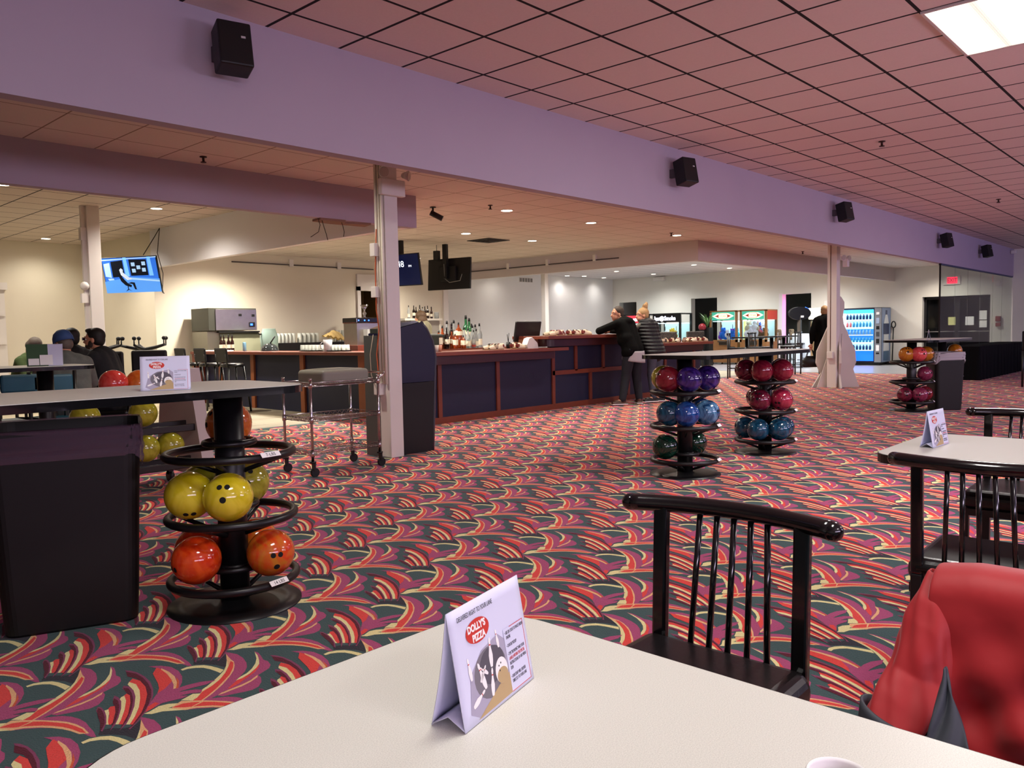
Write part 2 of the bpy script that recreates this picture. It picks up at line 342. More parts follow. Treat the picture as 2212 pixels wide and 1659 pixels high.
# walls
CREAM = mat('cream_wall_paint', 'd8d0bc', .75, noise=.03, nscale=2)
struct(MB().lo((-4, 19.4, 0), (7.1, 19.6, 3.5)).build('wall_lounge', CREAM)); struct(MB().lo((7.1, 19.4, 0), (29.6, 19.6, 3.5)).build('wall_back', mat('bright_wall_paint', 'dcd9d6', .75, noise=.03, nscale=2)))
struct(MB().lo((7.0, 16.13, 0), (7.15, 19.4, 3.5)).build('wall_lounge_side', CREAM))
# bar back wall with a doorway at x 11.9 .. 12.9
d0, d1 = ony(777, 640, 16.13).x, ony(826, 640, 16.13).x
struct(MB().lo((7.15, 16.13, 0), (d0, 16.28, 3.2)).lo((d1, 16.13, 0), (14.83, 16.28, 3.2)).lo((d0, 16.13, 2.35), (d1, 16.28, 3.2)).build('wall_bar', CREAM))
struct(MB().lo((d0-.1, 16.08, 0), (d0, 16.13, 2.45)).lo((d0-.1, 16.08, 2.35), (d1+.1, 16.13, 2.75)).lo((d1, 16.08, 0), (d1+.1, 16.13, 2.45)).build('trim_6', WHITE))
struct(MB().lo((d0, 16.9, 0), (d1, 17.0, 2.4)).lo((d0-.05, 16.28, 0), (d0, 17, 2.4)).lo((d1, 16.28, 0), (d1+.05, 17, 2.4)).build('wall_bar_passage', mat('dark_passage_wall', '5b4520', .8)))
struct(MB().lo((14.78, 16.08, 0), (14.95, 19.4, 3.5)).build('wall_bar_end', WHITE))
# far wall with three dark doorways and the entrance
FX = 27.3
def fy(px): return onx(px, 680, FX).y
ops = [(fy(1375), fy(1338), 2.4), (fy(1549), fy(1493), 2.42), (fy(1752), fy(1690), 2.42), (fy(2138), fy(1992), 2.12)]
fw = MB(); ys = 19.4
for a, b, h in ops:
    fw.lo((FX, b, 0), (FX+.3, ys, 3.5)); fw.lo((FX, a, h), (FX+.3, b, 3.5)); ys = a
fw.lo((FX, -9, 0), (FX+.3, ys, 3.5)); struct(fw.build('wall_far', mat('far_wall_paint', 'd6d2c8', .75, noise=.03, nscale=2)))
ROOMG = mat('dark_room_wall', '59605a', .8, noise=.1, nscale=2)
struct(MB().lo((FX+2.2, 8.5, 0), (FX+2.3, 19.6, 3)).lo((FX+.3, 8.4, 0), (FX+2.3, 8.5, 3)).lo((FX+.3, 8.4, 3), (FX+2.3, 19.6, 3.1)).build('wall_side_rooms', ROOMG))
struct(MB().lo((-4.2, -9, 0), (-4, 19.6, 3.5)).build('wall_left', CREAM))
struct(MB().lo((-4, -9.2, 0), (29, -9, 3.5)).build('wall_lanes', mat('dark_lane_wall', '3a3340', .8)))
# left trim: white door casing at the frame edge on the back wall
lx = dep(4, 700, 17.9)
cs = MB(); a = ony(-30, 640, 19.38).x; b = ony(8, 640, 19.38).x
cs.lo((a, 19.33, 0), (b, 19.4, 2.35)).lo((a-.05, 19.28, 2.35), (b+.05, 19.4, 2.5))
for z in (.5, 1.2, 1.8): cs.lo((a+.05, 19.3, z), (b-.02, 19.33, z+.06))
struct(cs.build('door_1', WHITE))
# glass partition under the long soffit
g = thing('glass_partition', 'frameless glass partition of tall panes under the purple soffit, in front of the exit doors', 'glass partition', (19.87, 5.15, 0))
xs = [19.88]+[ony(p, 580, 5.15).x for p in (2063, 2091, 2118, 2145, 2165)]+[27.28]
GP = mat('partition_glass', 'cfd8d8', .02, trans=1, ior=1.12, spec=.6)
for u, v in zip(xs, xs[1:]): MB().lo((u+.004, 5.145, .02), (v-.004, 5.157, BZ)).build('glass_pane', GP, g, world=True)
MB().lo((19.86, 5.135, 0), (19.885, 5.167, BZ)).build('edge_post', BLKM, g, world=True)
MB().lo((19.87, 5.12, BZ-.035), (27.28, 5.18, BZ)).build('top_channel', mat('blue_grey_channel', '39405e', .5), g, world=True)
# entrance: dark glazed doors with paper notices
ea, eb, eh = ops[3]
g = thing('entrance_doors', 'dark glazed double entrance doors with metal frames behind the glass partition', 'door', (FX+.25, (ea+eb)/2, 0))
DG = mat('night_glass', '0a0c10', .05, spec=.6, coat=.4); FR = mat('dark_door_frame', '1b1b1e', .4)
MB().lo((FX+.28, ea, 0), (FX+.3, eb, eh)).build('night_view', DG, g, world=True)
mid = fy(2063)
for u, v in ((ea, mid), (mid, eb)):
    f = MB().lo((FX+.2, u, 0), (FX+.25, u+.07, eh)).lo((FX+.2, v-.07, 0), (FX+.25, v, eh)).lo((FX+.2, u, eh-.08), (FX+.25, v, eh)).lo((FX+.2, u, 0), (FX+.25, v, .12)).build('door_leaf', FR, g, world=True)
    MB().cyl((FX+.16, u+.05, 1.03), (FX+.16, v-.05, 1.03), .015).build('push_bar', STEEL, g, world=True)
for (pa, ya, pb, yb, c, lb) in ((2048, 685, 2063, 702, PAPERL, 'small yellow paper notice taped to the left entrance door'), (2085, 684, 2103, 702, PAPERL, 'white paper notice taped to the middle of the entrance door'), (2115, 671, 2131, 690, PAPERL, 'upper white paper taped to the right of the entrance door'), (2115, 692, 2131, 707, PAPERL, 'lower white paper taped to the right of the entrance door')):
    A, B = onx(pa, ya, FX+.19), onx(pb, yb, FX+.19)
    mt = mat('yellow_paper', 'd8d490', .7) if 'yellow' in lb else c
    tag(MB().lo((FX+.187, A.y, B.z), (FX+.19, B.y, A.z)).build('paper_notice', mt), lb, 'paper notice', 'notices on the entrance doors')
A, B = onx(2046, 599, FX-.02), onx(2068, 612, FX-.02)
g = thing('exit_sign', 'red lit exit sign on the wall above the entrance doors', 'exit sign', (FX-.03, (A.y+B.y)/2, B.z))
MB().lo((FX-.05, A.y+.08, B.z-.03), (FX, B.y-.08, A.z+.03)).build('housing', WHITE, g, world=True)
MB().lo((FX-.056, A.y, B.z), (FX-.05, B.y, A.z)).build('face', mat('exit_red', 'd02040', .5, emis='ff2848', est=2.2), g, world=True)
text('lettering', 'EXIT', .17, mat('exit_letters', '2a0508', .6), frame_m((FX-.06, (A.y+B.y)/2, B.z+.045), (0, -1, 0), (0, 0, 1)), None, 'CENTER', scx=.8).parent = g
for c in kids(g):
    if c.name.startswith('lettering'): c.data.transform((Matrix.Translation(g.location)).inverted())
for py0, py1, nm, lb, cc in ((606, 617, 'strobe_alarm', 'small white alarm strobe high on the wall beside the entrance', WHITE), (683, 694, 'fire_alarm_pull', 'red fire alarm box on the wall right of the entrance doors', mat('alarm_red', '8a3030', .5)), (697, 705, 'fire_alarm_pull', 'lower red pull station below the fire alarm box', MT['alarm_red'])):
    A, B = onx(2150, py0, FX-.02), onx(2161, py1, FX-.02)
    tag(MB().lo((FX-.06, B.y, B.z), (FX, A.y, A.z), bev=.01).build(nm, cc), lb, 'alarm')
# columns
def column(x, y, w, top, label, n, pipes=True):
    g = thing('support_column', label, 'column', (x+w/2, y+w/2, 0))
    MB().lo((x, y, 0), (x+w, y+w, top), bev=.008).build('post', WHITE, g, world=True)
    return g
c1 = column(5.06, 6.335, .165, Z2, 'white square support column with conduits beside the wire cart', 1)
pw = mat('conduit_paint', 'e2dccb', .5)
for dy, r in ((.03, .016), (.075, .012), (.12, .016)): MB().cyl((5.045, 6.335+dy, .75), (5.045, 6.335+dy, Z2), r, seg=10).build('conduit', pw, c1, world=True)
for z, h in ((2.03, .13), (1.62, .11), (.64, .12)):
    b = MB().lo((4.985, 6.42, z), (5.06, 6.5, z+h), bev=.006).build('junction_box', WHITE, c1, world=True)
MB().tube([(5.03, 6.44, 2.3), (5.02, 6.46, 1.9), (5.01, 6.45, 1.5), (5.03, 6.44, 1.3), (4.99, 6.44, 1.05), (5.0, 6.43, .8), (4.98, 6.44, .7)], .006).build('cable', mat('orange_cable', 'b8552a', .5), c1, world=True)
MB().tube([(5.0, 6.5, 1.25), (4.97, 6.52, 1.05), (4.96, 6.5, .85), (4.99, 6.46, .7)], .004).build('cable', mat('beige_cable', 'b0a088', .5), c1, world=True)
def exitlight(c, w, d, lb):
    g = thing('emergency_light', lb, 'emergency light', c); x, y, z = c
    MB().lo((x-d/2, y-w/2, z), (x+d/2, y+w/2, z+.16), bev=.01).build('battery_box', WHITE, g, world=True)
    return g
def lamp_head(g, p, dirv, r=.055):
    dirv = Vector(dirv).normalized(); p = Vector(p)
    h = MB().cyl(p, p-dirv*.05, r, r*.55, 18).sph(p-dirv*.05, r*.55, 12, 8).build('lamp_head', WHITE, g, world=True)
    l = MB().cyl(p+dirv*.002, p+dirv*.008, r*.86, r*.8, 18).build('lens', mat('lamp_lens', 'b9aea4', .15, coat=.4), h)
    l.data.transform((Matrix.Translation(g.location)).inverted())
g = exitlight((5.13, 6.30, 2.62), .06, .30, 'white twin head emergency light box near the top of the near column')
lamp_head(g, (4.99, 6.24, 2.83), (-.4, -.9, -.2)); lamp_head(g, (5.30, 6.24, 2.83), (.5, -.85, -.1))
# second column with the bowling pin cut-out behind it
c2 = column(16.4, 6.15, .19, BZ+.5, 'white square support column in front of the big pin cut-out', 2)
MB().cyl((16.395, 6.27, .75), (16.395, 6.27, Z2), .009, seg=8).build('conduit', mat('dark_conduit', '7a6458', .5), c2, world=True)
MB().lo((16.33, 6.2, .60), (16.4, 6.32, .74), bev=.008).build('outlet_box', WHITE, c2, world=True)
g = exitlight((16.62, 6.05, 2.45), .1, .12, 'white twin head emergency light on the far column'); lamp_head(g, (16.42, 6.02, 2.62), (-.6, -.8, -.2), .06); lamp_head(g, (16.62, 5.98, 2.62), (-.2, -.9, 0), .06)
# lounge column
c3 = column(4.92, 13.7, .2, 3.4, 'white steel column in the lounge behind the seated group', 3)
MB().lo((4.86, 13.76, 0), (4.92, 13.82, 3.4)).build('conduit', WHITE, c3, world=True)
MB().lo((4.84, 13.74, 2.85), (4.92, 13.84, 3.05)).build('junction_box', WHITE, c3, world=True)
MB().sph((4.86, 13.75, 2.12), .07, 12, 8).lo((4.8, 13.72, 1.85), (4.9, 13.8, 2.0)).build('emergency_head', WHITE, c3, world=True)
c4 = column(14.98, ony(1177, 640, 18.9).y-.1, .16, Z4, 'slim white column against the bright back wall', 4)
q = onx(1177, 640, 14.9)
for o in [c4]+kids(c4): pass
x4 = ony(1177, 640, 15.5).x
for o in kids(c4): o.data.transform(Matrix.Translation((x4-c4.location.x, 15.5-c4.location.y, 0)))
c4.location = (c4.location.x, c4.location.y, 0)
# pin cut-out: giant white bowling pin panels around column two
def pinprof():
    return [(.52, 0), (.34, .28), (.44, .5), (.42, .75), (.30, 1.0), (.16, 1.3), (.13, 1.45), (.17, 1.62), (.17, 1.75), (.10, 1.86), (0, 1.9)]
P = pinprof(); out = [(r, z) for r, z in P]+[(-r, z) for r, z in P[::-1][1:]]
PW = mat('pin_board_white', 'c9c0b8', .6)
g = thing('bowling_pin_cutout', 'large grey-white bowling pin shaped cut-out standing behind the second column', 'display', (16.75, 6.35, 0))
fx, fyv = Vector((.735, -.678, 0)), Vector((.678, .735, 0))
for ang, nm in ((0, 'front_panel'), (75, 'side_panel')):
    ca, sa = math.cos(math.radians(ang)), math.sin(math.radians(ang)); ax = fx*ca+fyv*sa; nn = Vector((-ax.y, ax.x, 0))*.02; cc = Vector((16.78, 6.30, 0))
    MB().prism(out, lambda u, v: cc+ax*u*.98+nn+Vector((0, 0, v)), lambda u, v: cc+ax*u*.98-nn+Vector((0, 0, v))).build(nm, PW, g, world=True)
for s in (-1, 1):
    cc = Vector((16.62, 6.2, 0))
    MB().prism([(0, 0), (s*.42, 0), (s*.05, 1.1)], lambda u, v: cc+fx*u-fyv*.05*s+Vector((0, 0, v)), lambda u, v: cc+fx*u-fyv*.05*s-fyv*.02+Vector((0, 0, v))).build('foot_panel', PW, g, world=True)
# ------------------------------------------------------------------ ceiling fittings
LED = mat('downlight_lens', 'ffffff', .5, emis='fff2d8', est=14)
def downlight(x, y, z, lb, grp, W=26, col=(1, .91, .79), r=.085, ang=152):
    g = thing('downlight', lb, 'ceiling light', (x, y, z), group=grp)
    MB().lathe([(r+.02, 0), (r+.02, -.008), (r, -.008), (r, 0)], seg=24).build('trim_ring', WHITE, g)
    MB().cyl((0, 0, -.007), (0, 0, -.003), r, seg=24).build('lens', LED, g)
    if W: spot('downlight_beam', (x, y, z-.03), W*7, col, ang)
    return g
nm2 = ['first', 'second', 'third', 'fourth', 'fifth', 'sixth', 'seventh', 'eighth']
for i, x in enumerate((4.0, 7.78, 11.37, 15.04, 18.69, 22.3, 26.2)):
    downlight(x, 6.85, Z2, 'round recessed downlight just behind the long soffit, %s of its row from the left' % nm2[i], 'downlights behind the long soffit', 30 if i < 5 else 52)
for i, x in enumerate((8.91, 11.0, 13.76)):
    downlight(x, 8.25, Z2, 'round recessed downlight over the bar front, %s of three from the left' % nm2[i], 'downlights over the bar front', 34)
for i, x in enumerate((10.35, 12.2)): downlight(x, 10.62, Z2, 'round recessed downlight beside the square ceiling vent, %s side' % ('left', 'right')[i], 'downlights beside the vent', 40)
downlight(12.76, 14.8, Z2, 'round recessed downlight deep over the bar, between the two hanging televisions', 'downlights deep over the bar', 60)
for i, (x, y) in enumerate(((8.1, 14.9), (8.2, 12.4), (7.9, 10.2))): downlight(x, y, Z2, 'added unseen downlight just behind the bar front soffit, %s' % ('back', 'middle', 'front')[i], 'downlights deep over the bar', 140)  # unseen downlights added to brighten the wall behind the bar
for i, (x, y) in enumerate(((3.47, 12.6), (5.87, 13.3), (5.82, 16.28), (5.86, 18.6), (3.6, 16.3), (3.7, 18.7))):
    downlight(x, y, 3.4, ['round recessed downlight in the lounge ceiling at the left frame edge', 'round recessed downlight in the lounge ceiling right of the column', 'round recessed downlight in the lounge ceiling just left of the column', 'round recessed downlight in the lounge ceiling closest to the cream wall', 'round recessed downlight hidden in the lounge ceiling, left', 'round recessed downlight near the cream wall, left'][i], 'downlights in the lounge ceiling', 18 if y > 18 else 55)
for i, (x, y) in enumerate(((23.8, 19.0), (26.0, 18.9), (26.0, 16.6), (23.5, 13.45), (25.85, 13.4), (23.6, 16.6))):
    downlight(x, y, Z4, 'small round downlight in the arcade ceiling, %s' % ['at the back wall left of the corner', 'nearest the back corner', 'nearest the far wall, second from the corner', 'over the middle crane machines', 'by the far wall above the third doorway', 'in the middle of the left group'][i], 'downlights in the arcade ceiling', 8 if y > 18 else 50, (1, .97, .95))
for i, px in enumerate((1090, 1262)):
    p = ony(px, 610, 18.75); downlight(p.x, 18.75, Z4, 'round downlight washing the bright back wall, %s' % ('left', 'right')[i], 'downlights washing the back wall', 5, (1, .95, .88))
for (x, y, w_) in ((17.5, 14, 'middle left'), (20.5, 12, 'over the high tables'), (20.5, 16, 'towards the back wall'), (17.6, 10.6, 'nearest the soffit corner'), (23.0, 10.0, 'added unseen over the glowing header machine'), (25.4, 10.4, 'added unseen over the vending machine')): downlight(x, y, Z4, 'round downlight in the arcade ceiling hidden by the soffit, '+w_, 'downlights in the arcade ceiling', 115, (1, .97, .95))  # last two are unseen lights added to brighten the far wall
# fluorescent panels in the hall ceiling
TUBE = mat('fluorescent_lens', 'fffdf0', .5, emis='fff8e4', est=5.5)
def lensmat():
    M = TUBE; nt = M.node_tree; b = nt.nodes['Principled BSDF']; tc = nt.nodes.new('ShaderNodeTexCoord'); sp = nt.nodes.new('ShaderNodeSeparateXYZ'); nt.links.new(tc.outputs['Object'], sp.inputs[0])
    s = math_node(nt, 'ABSOLUTE', math_node(nt, 'SUBTRACT', math_node(nt, 'ABSOLUTE', sp.outputs[1]), .16))   # two tubes behind a ribbed lens
    s = math_node(nt, 'MULTIPLY', s, 9); e = math_node(nt, 'POWER', 2.718, math_node(nt, 'MULTIPLY', math_node(nt, 'MULTIPLY', s, s), -1.0))
    w = math_node(nt, 'SINE', math_node(nt, 'MULTIPLY', sp.outputs[1], 420)); w = math_node(nt, 'MULTIPLY_ADD', w, .12, .88)
    e = math_node(nt, 'MULTIPLY', math_node(nt, 'MULTIPLY_ADD', e, 3.2, .42), w); nt.links.new(e, b.inputs['Emission Strength'])
lensmat()
def panel(x0, y0, lb, W):
    g = thing('fluorescent_panel', lb, 'ceiling light', (x0+.61, y0+.305, CZ), group='fluorescent ceiling panels')
    MB().lo((-.6, -.295, -.012), (.6, .295, -.006)).build('ribbed_lens', TUBE, g)
    MB().lo((-.61, -.305, -.016), (.61, -.285, 0)).lo((-.61, .285, -.016), (.61, .305, 0)).lo((-.61, -.285, -.016), (-.59, .285, 0)).lo((.59, -.285, -.016), (.61, .285, 0)).build('frame', mat('panel_frame', 'cfc4c0', .5), g)
    l = bpy.data.lights.new('panel_glow', 'AREA'); l.shape = 'RECTANGLE'; l.size = 1.15; l.size_y = .55; l.energy = W; l.color = (1, .96, .92)
    o = bpy.data.objects.new('panel_glow', l); COL.objects.link(o); o.location = (x0+.61, y0+.305, CZ-.03)
panel(6.137, 1.132, 'lit ribbed fluorescent ceiling panel at the upper right corner', 100)
panel(.647, .522, 'lit ribbed fluorescent ceiling panel above the near table', 56)
panel(.647, -3.1, 'lit ribbed fluorescent ceiling panel over the lanes, near', 45)
panel(6.137, -3.1, 'lit ribbed fluorescent ceiling panel over the lanes, middle', 45)
panel(12.2, -3.1, 'lit ribbed fluorescent ceiling panel over the lanes, far', 45)
panel(15.3, 1.132, 'lit ribbed fluorescent ceiling panel far right', 45)
def sprinkler(p, lb, s=1):
    g = MB().lathe([(.035*s, 0), (.035*s, -.01), (.012*s, -.012), (.012*s, -.05), (.028*s, -.055), (.028*s, -.062), (0, -.064)], p, 14)
    tag(g.build('sprinkler', mat('dark_bronze', '3d2b26', .4, metal=.6)), lb, 'sprinkler', 'ceiling sprinklers')
sprinkler(onz(439, 338, Z2), 'small sprinkler head between the two left soffits'); sprinkler(onz(1059, 443, Z2), 'small sprinkler head near the security camera, left of a downlight')
sprinkler(onz(1450, 503, Z2), 'small sprinkler head beside the downlight over the leaning man'); sprinkler(onz(1905, 305, CZ), 'small sprinkler head in the pink hall ceiling, nearest', 1.1); sprinkler(onz(2157, 430, CZ), 'small sprinkler head far right in the pink ceiling', 1.1); sprinkler(onz(1734, 543, Z2), 'small sprinkler head left of the second column')
# vent and security camera
v = onz(1055, 519, Z2); g = thing('ceiling_vent', 'square dark louvred air vent in the ceiling above the bar', 'vent', v)
for k, s in enumerate((.30, .22, .14, .07)):
    MB().lo((-s, -s, -.012-.006*k), (s, -s+.03, -.002)).lo((-s, s-.03, -.012-.006*k), (s, s, -.002)).lo((-s, -s+.03, -.012), (-s+.03, s-.03, -.002)).lo((s-.03, -s+.03, -.012), (s, s-.03, -.002)).build('louvre_ring', mat('vent_dark', '2c2624' if k % 2 == 0 else '6a5c50', .6), g)
MB().lo((-.29, -.29, -.002), (.29, .29, .0)).build('duct_opening', BLKM, g)
v = onz(935, 447, Z2); g = thing('security_camera', 'small black bullet camera hanging from the ceiling right of the near column', 'security camera', v)
MB().cyl((0, 0, -.012), (0, 0, 0), .045).cyl((0, 0, -.09), (0, 0, -.01), .014).build('mount', BLKM, g); MB().cyl((-.02, .03, -.08), (.1, -.09, -.17), .04, seg=18).build('body', BLKM, g)
A, B = ony(1122, 599, 19.38), ony(1151, 611, 19.38)
g = thing('wall_vent', 'white slotted return vent high on the bright back wall', 'vent', ((A.x+B.x)/2, 19.4, B.z)); MB().lo((A.x, 19.385, B.z), (B.x, 19.4, A.z)).build('frame', WHITE, g, world=True)
for k in range(5): xx = A.x+(B.x-A.x)*(k+.12)/5; MB().lo((xx, 19.378, B.z+.02), (xx+(B.x-A.x)*.15, 19.386, A.z-.02)).build('slot', mat('vent_slot', '77716c', .6), g, world=True)
# speakers on the soffit
sp0 = thing('wall_speaker', 'nearest black box loudspeaker on the purple soffit, upper left', 'loudspeaker', (0, 0, 0), group='loudspeakers along the soffit')
MB().box((0, -.19, 0), (.215, .17, .30), rot=(math.radians(-12), 0, math.radians(-14)), bev=.012).build('cabinet', BLKM, sp0)
MB().lo((-.05, -.1, -.05), (.0, 0, .05)).build('bracket', mat('bracket_grey', '47434a', .5), sp0)
b = MB().box((.03, -.278, .06), (.028, .004, .014), rot=(math.radians(-12), 0, math.radians(-14))).build('badge', mat('badge_silver', 'b8b4b4', .4), sp0)
sp0.location = (2.72, BY, 3.12)
for i, (px, py) in enumerate(((1457, 377), (1806, 461), (2031, 521), (2120, 544))):
    p = ony(px-6, py, BY); dup(sp0, (p.x, BY, p.z), 0, ['black box loudspeaker on the soffit above the leaning man', 'black box loudspeaker on the soffit above the second column', 'black box loudspeaker on the blue-lit end of the soffit, left of two', 'farthest black box loudspeaker at the right end of the soffit'][i])
p = ony(2183, 545, BY); tag(MB().box((p.x, BY-.08, p.z), (.12, .14, .1), bev=.02).build('security_camera', WHITE), 'small white camera at the far end of the soffit', 'security camera')
# torn drywall and wires under the second soffit
A, B = ony(690, 474, 8.22), ony(778, 484, 8.22)
g = thing('torn_panel', 'torn brown panel with dangling cables under the lounge soffit', 'damaged panel', (A.x, 8.26, 2.66))
MB().slab([(A.x, 8.2), (A.x+.35, 8.18), (A.x+.42, 8.3), (A.x+.75, 8.2), (A.x+.8, 8.4), (A.x+.3, 8.45), (A.x+.02, 8.4)], 2.635, 2.66).build('drywall_flap', mat('torn_paper', '8a6a58', .8), g, world=True)
for dx, l, sw in ((.0, .24, -.14), (.05, .26, .05), (.33, .2, 0)):
    x = A.x+dx; MB().tube([(x, 8.25, 2.66), (x+.02, 8.24, 2.66-l*.35), (x+.03+sw*.3, 8.23, 2.66-l*.7), (x+.01+sw, 8.22, 2.66-l)], .004, 6).build('cable', BLKM, g, world=True)
# curtain track along the bar soffit and back wall
g = thing('curtain_track', 'long thin dark track with brackets along the grey soffit behind the bar', 'curtain track', (14.8, 12, 2.8))
za = onx(1010, 588, 14.8); zb = onx(1337, 556, 14.8)
MB().cyl((14.79, za.y, 2.86), (14.79, zb.y, 2.86), .014, seg=8).build('rail', mat('rail_dark', '4a4340', .5), g, world=True)
for px in (1098, 1183, 1285): y = onx(px, 570, 14.8).y; MB().lo((14.77, y-.04, 2.84), (14.83, y+.04, 2.98)).build('bracket', WHITE, g, world=True)
g = thing('curtain_track', 'thin dark track with brackets high on the cream wall above the ice machine', 'curtain track', (9, 16.1, 2.8))
xa, xb = ony(500, 565, 16.1).x, ony(806, 583, 16.1).x
MB().cyl((xa, 16.09, 2.88), (xb, 16.09, 2.88), .014, seg=8).build('rail', MT['rail_dark'], g, world=True)
for px in (628, 731): x = ony(px, 570, 16.1).x; MB().lo((x-.05, 16.06, 2.84), (x+.05, 16.12, 3.0)).build('bracket', WHITE, g, world=True)
# pink light strip in the third doorway
oa, ob, oh = ops[2]
area('pink_strip_light', (FX+.2, ob-.25, 1.3), (FX+.1, ob+.02, 1.3), .1, 2.0, 9, (1, .25, .75))
for k, (a, b, h) in enumerate(ops[:3]): pass
tag(MB().lo((FX-.02, ob, 0), (FX+.0, ob+.12, oh+.03)).build('door_casing', mat('casing_white', 'ded4d8', .5)), 'white door casing glowing pink beside the third far doorway', 'door casing')
# ================================================================== TABLES, BALL RACKS, BALLS
HOLE = mat('finger_hole', '060506', .8)
BALLM = {'red': swirl('ball_red', 'c4302a', 'd8564a', 5), 'redorange': swirl('ball_red_orange', 'c8300e', 'e0541c', 5), 'orange': swirl('ball_orange', 'c05818', 'd87a2c', 5), 'orangered': swirl('ball_orange_red', 'd2421a', 'c47a20', 5),
  'yellow': swirl('ball_yellow', 'c8b418', 'dcc93a', 4), 'olive': swirl('ball_olive_yellow', '8f8a1c', 'b0a838', 4), 'purple': swirl('ball_purple', '1c0c48', '462c86', 6), 'deepred': swirl('ball_deep_red', '6e1420', '8a2430', 5),
  'crimson': swirl('ball_crimson', '78142c', '96283c', 5), 'maroon': swirl('ball_maroon', '4a0c1e', '781c38', 6), 'rose': swirl('ball_rose_pearl', '7a1430', 'a83048', 4), 'blue': swirl('ball_blue', '0c2c6e', '2a5aa0', 7), 'bluepearl': swirl('ball_blue_pearl', '14406c', '6a9cc0', 6),
  'teal': swirl('ball_teal', '0a2c44', '1e5672', 6), 'green': swirl('ball_dark_green', '061e16', '0c3c28', 6), 'amber': swirl('ball_amber', 'a86014', 'c07c24', 4), 'coral': swirl('ball_coral', 'c83c44', 'd85a58', 4), 'plum': swirl('ball_plum', '6c1c3c', '8c3454', 5), 'navyviolet': swirl('ball_navy_violet', '140c4c', '3a3a9c', 5)}
NB = [0]
def ball(c, colr, label, hole=None, group=None):
    c = Vector(c); NB[0] += 1; b = MB().sph((0, 0, 0), .108, 40, 24)
    hd = Vector(hole if hole else (random.uniform(-1, 1), random.uniform(-1, 1), random.uniform(-.2, 1))).normalized()
    q = hd.to_track_quat('Z', 'Y').to_matrix(); b.mat(1)
    for dx, dy, r in ((-.016, 0, .012), (.016, 0, .012), (0, -.062, .014)):
        d = (q @ Vector((dx, dy, .105))).normalized(); qq = d.to_track_quat('Z', 'Y').to_matrix()
        ct = b.bm.verts.new(d*.1086); rg = [b.bm.verts.new((d*.108+qq@Vector((r*math.cos(t*PI/7), r*math.sin(t*PI/7), 0))).normalized()*.1086) for t in range(14)]
        for t in range(14): f = b.bm.faces.new((ct, rg[t], rg[(t+1) % 14])); f.smooth = True; f.material_index = 1
    o = b.build('bowling_ball', [BALLM[colr], HOLE]); o.location = c; return tag(o, label, 'bowling ball', group)
def ballrack(x, y, x2=None, name='ball_rack_table', label='', top=True, zt=1.03, labels=(), x0=None, x1=None):
    g = thing(name, label, 'table', ((x+(x2 or x))/2, y, 0))
    if top:
        P = rrect(x0, y-.40, x1, y+.35, .17, 8)
        MB().slab(P, zt-.034, zt-.002).build('edge_band', BLK, g, world=True)
        MB().slab(rrect(x0+.006, y-.394, x1-.006, y+.344, .165, 8), zt-.01, zt).build('tabletop', LAMI, g, world=True)
    for px in ((x, x2) if x2 else (x,)):
        MB().cyl((px, y, .02), (px, y, zt-.03), .066, seg=28).build('post', BLKP, g, world=True)
        MB().lathe([(.30, 0), (.30, .008), (.22, .018), (.07, .03), (0, .03)], (px, y, 0), 40).build('base', BLKP, g, world=True)
        for k, z in enumerate((.13, .42, .71)):
            r = MB().tube([(px+.28*math.cos(2*PI*i/40), y+.28*math.sin(2*PI*i/40), z) for i in range(40)], .019, 10, True)
            r.tube([(px+.11*math.cos(2*PI*i/24), y+.11*math.sin(2*PI*i/24), z+.05) for i in range(24)], .015, 8, True)
            r.cyl((px, y, z+.035), (px, y, z+.065), .075, seg=20)
            for a in (20, 110, 200, 290):
                a = math.radians(a+k*15); r.cyl((px+.05*math.cos(a), y+.05*math.sin(a), z-.09), (px+.285*math.cos(a), y+.285*math.sin(a), z-.006), .011, seg=8)
                r.cyl((px+.06*math.cos(a), y+.06*math.sin(a), z+.05), (px+.11*math.cos(a), y+.11*math.sin(a), z+.05), .01, seg=8)
            r.build('ball_ring', BLKP, g, world=True)
    return g
def ringlabel(g, px, y, z, a, body=None, w=.10):
    a = math.radians(a); r = .3; p = Vector((px+r*math.cos(a), y+r*math.sin(a), z)); t = Vector((-math.sin(a), math.cos(a), 0)); n = Vector((math.cos(a), math.sin(a), 0))
    u = (Vector((0, 0, 1))*.75+n*-.65).normalized()
    cc = Vector((px+.282*math.cos(a), y+.282*math.sin(a), z))+t.cross(u)*.022
    L = MB().box((0, 0, 0), (w, .026, .0015)).build('weight_label', PAPERL, g); M = frame_m(cc, t, u)
    M2 = Matrix.Translation(-g.location) @ M; L.data.transform(M2)
    if body:
        tt = text('lettering', body, .022, mat('ink', '1a1a1e', .6), M2 @ Matrix.Translation((0, -.008, .0012)), L, 'CENTER', ext=.0002)
def ang(a, r=.19): return (r*math.cos(math.radians(a)), r*math.sin(math.radians(a)))
def B(px, y, k, a, colr, lb, hole=None, r=.19, grp=None):
    dx, dy = ang(a, r); return ball((px+dx, y+dy, (.13, .42, .71)[k]+.117), colr, lb, hole, grp)
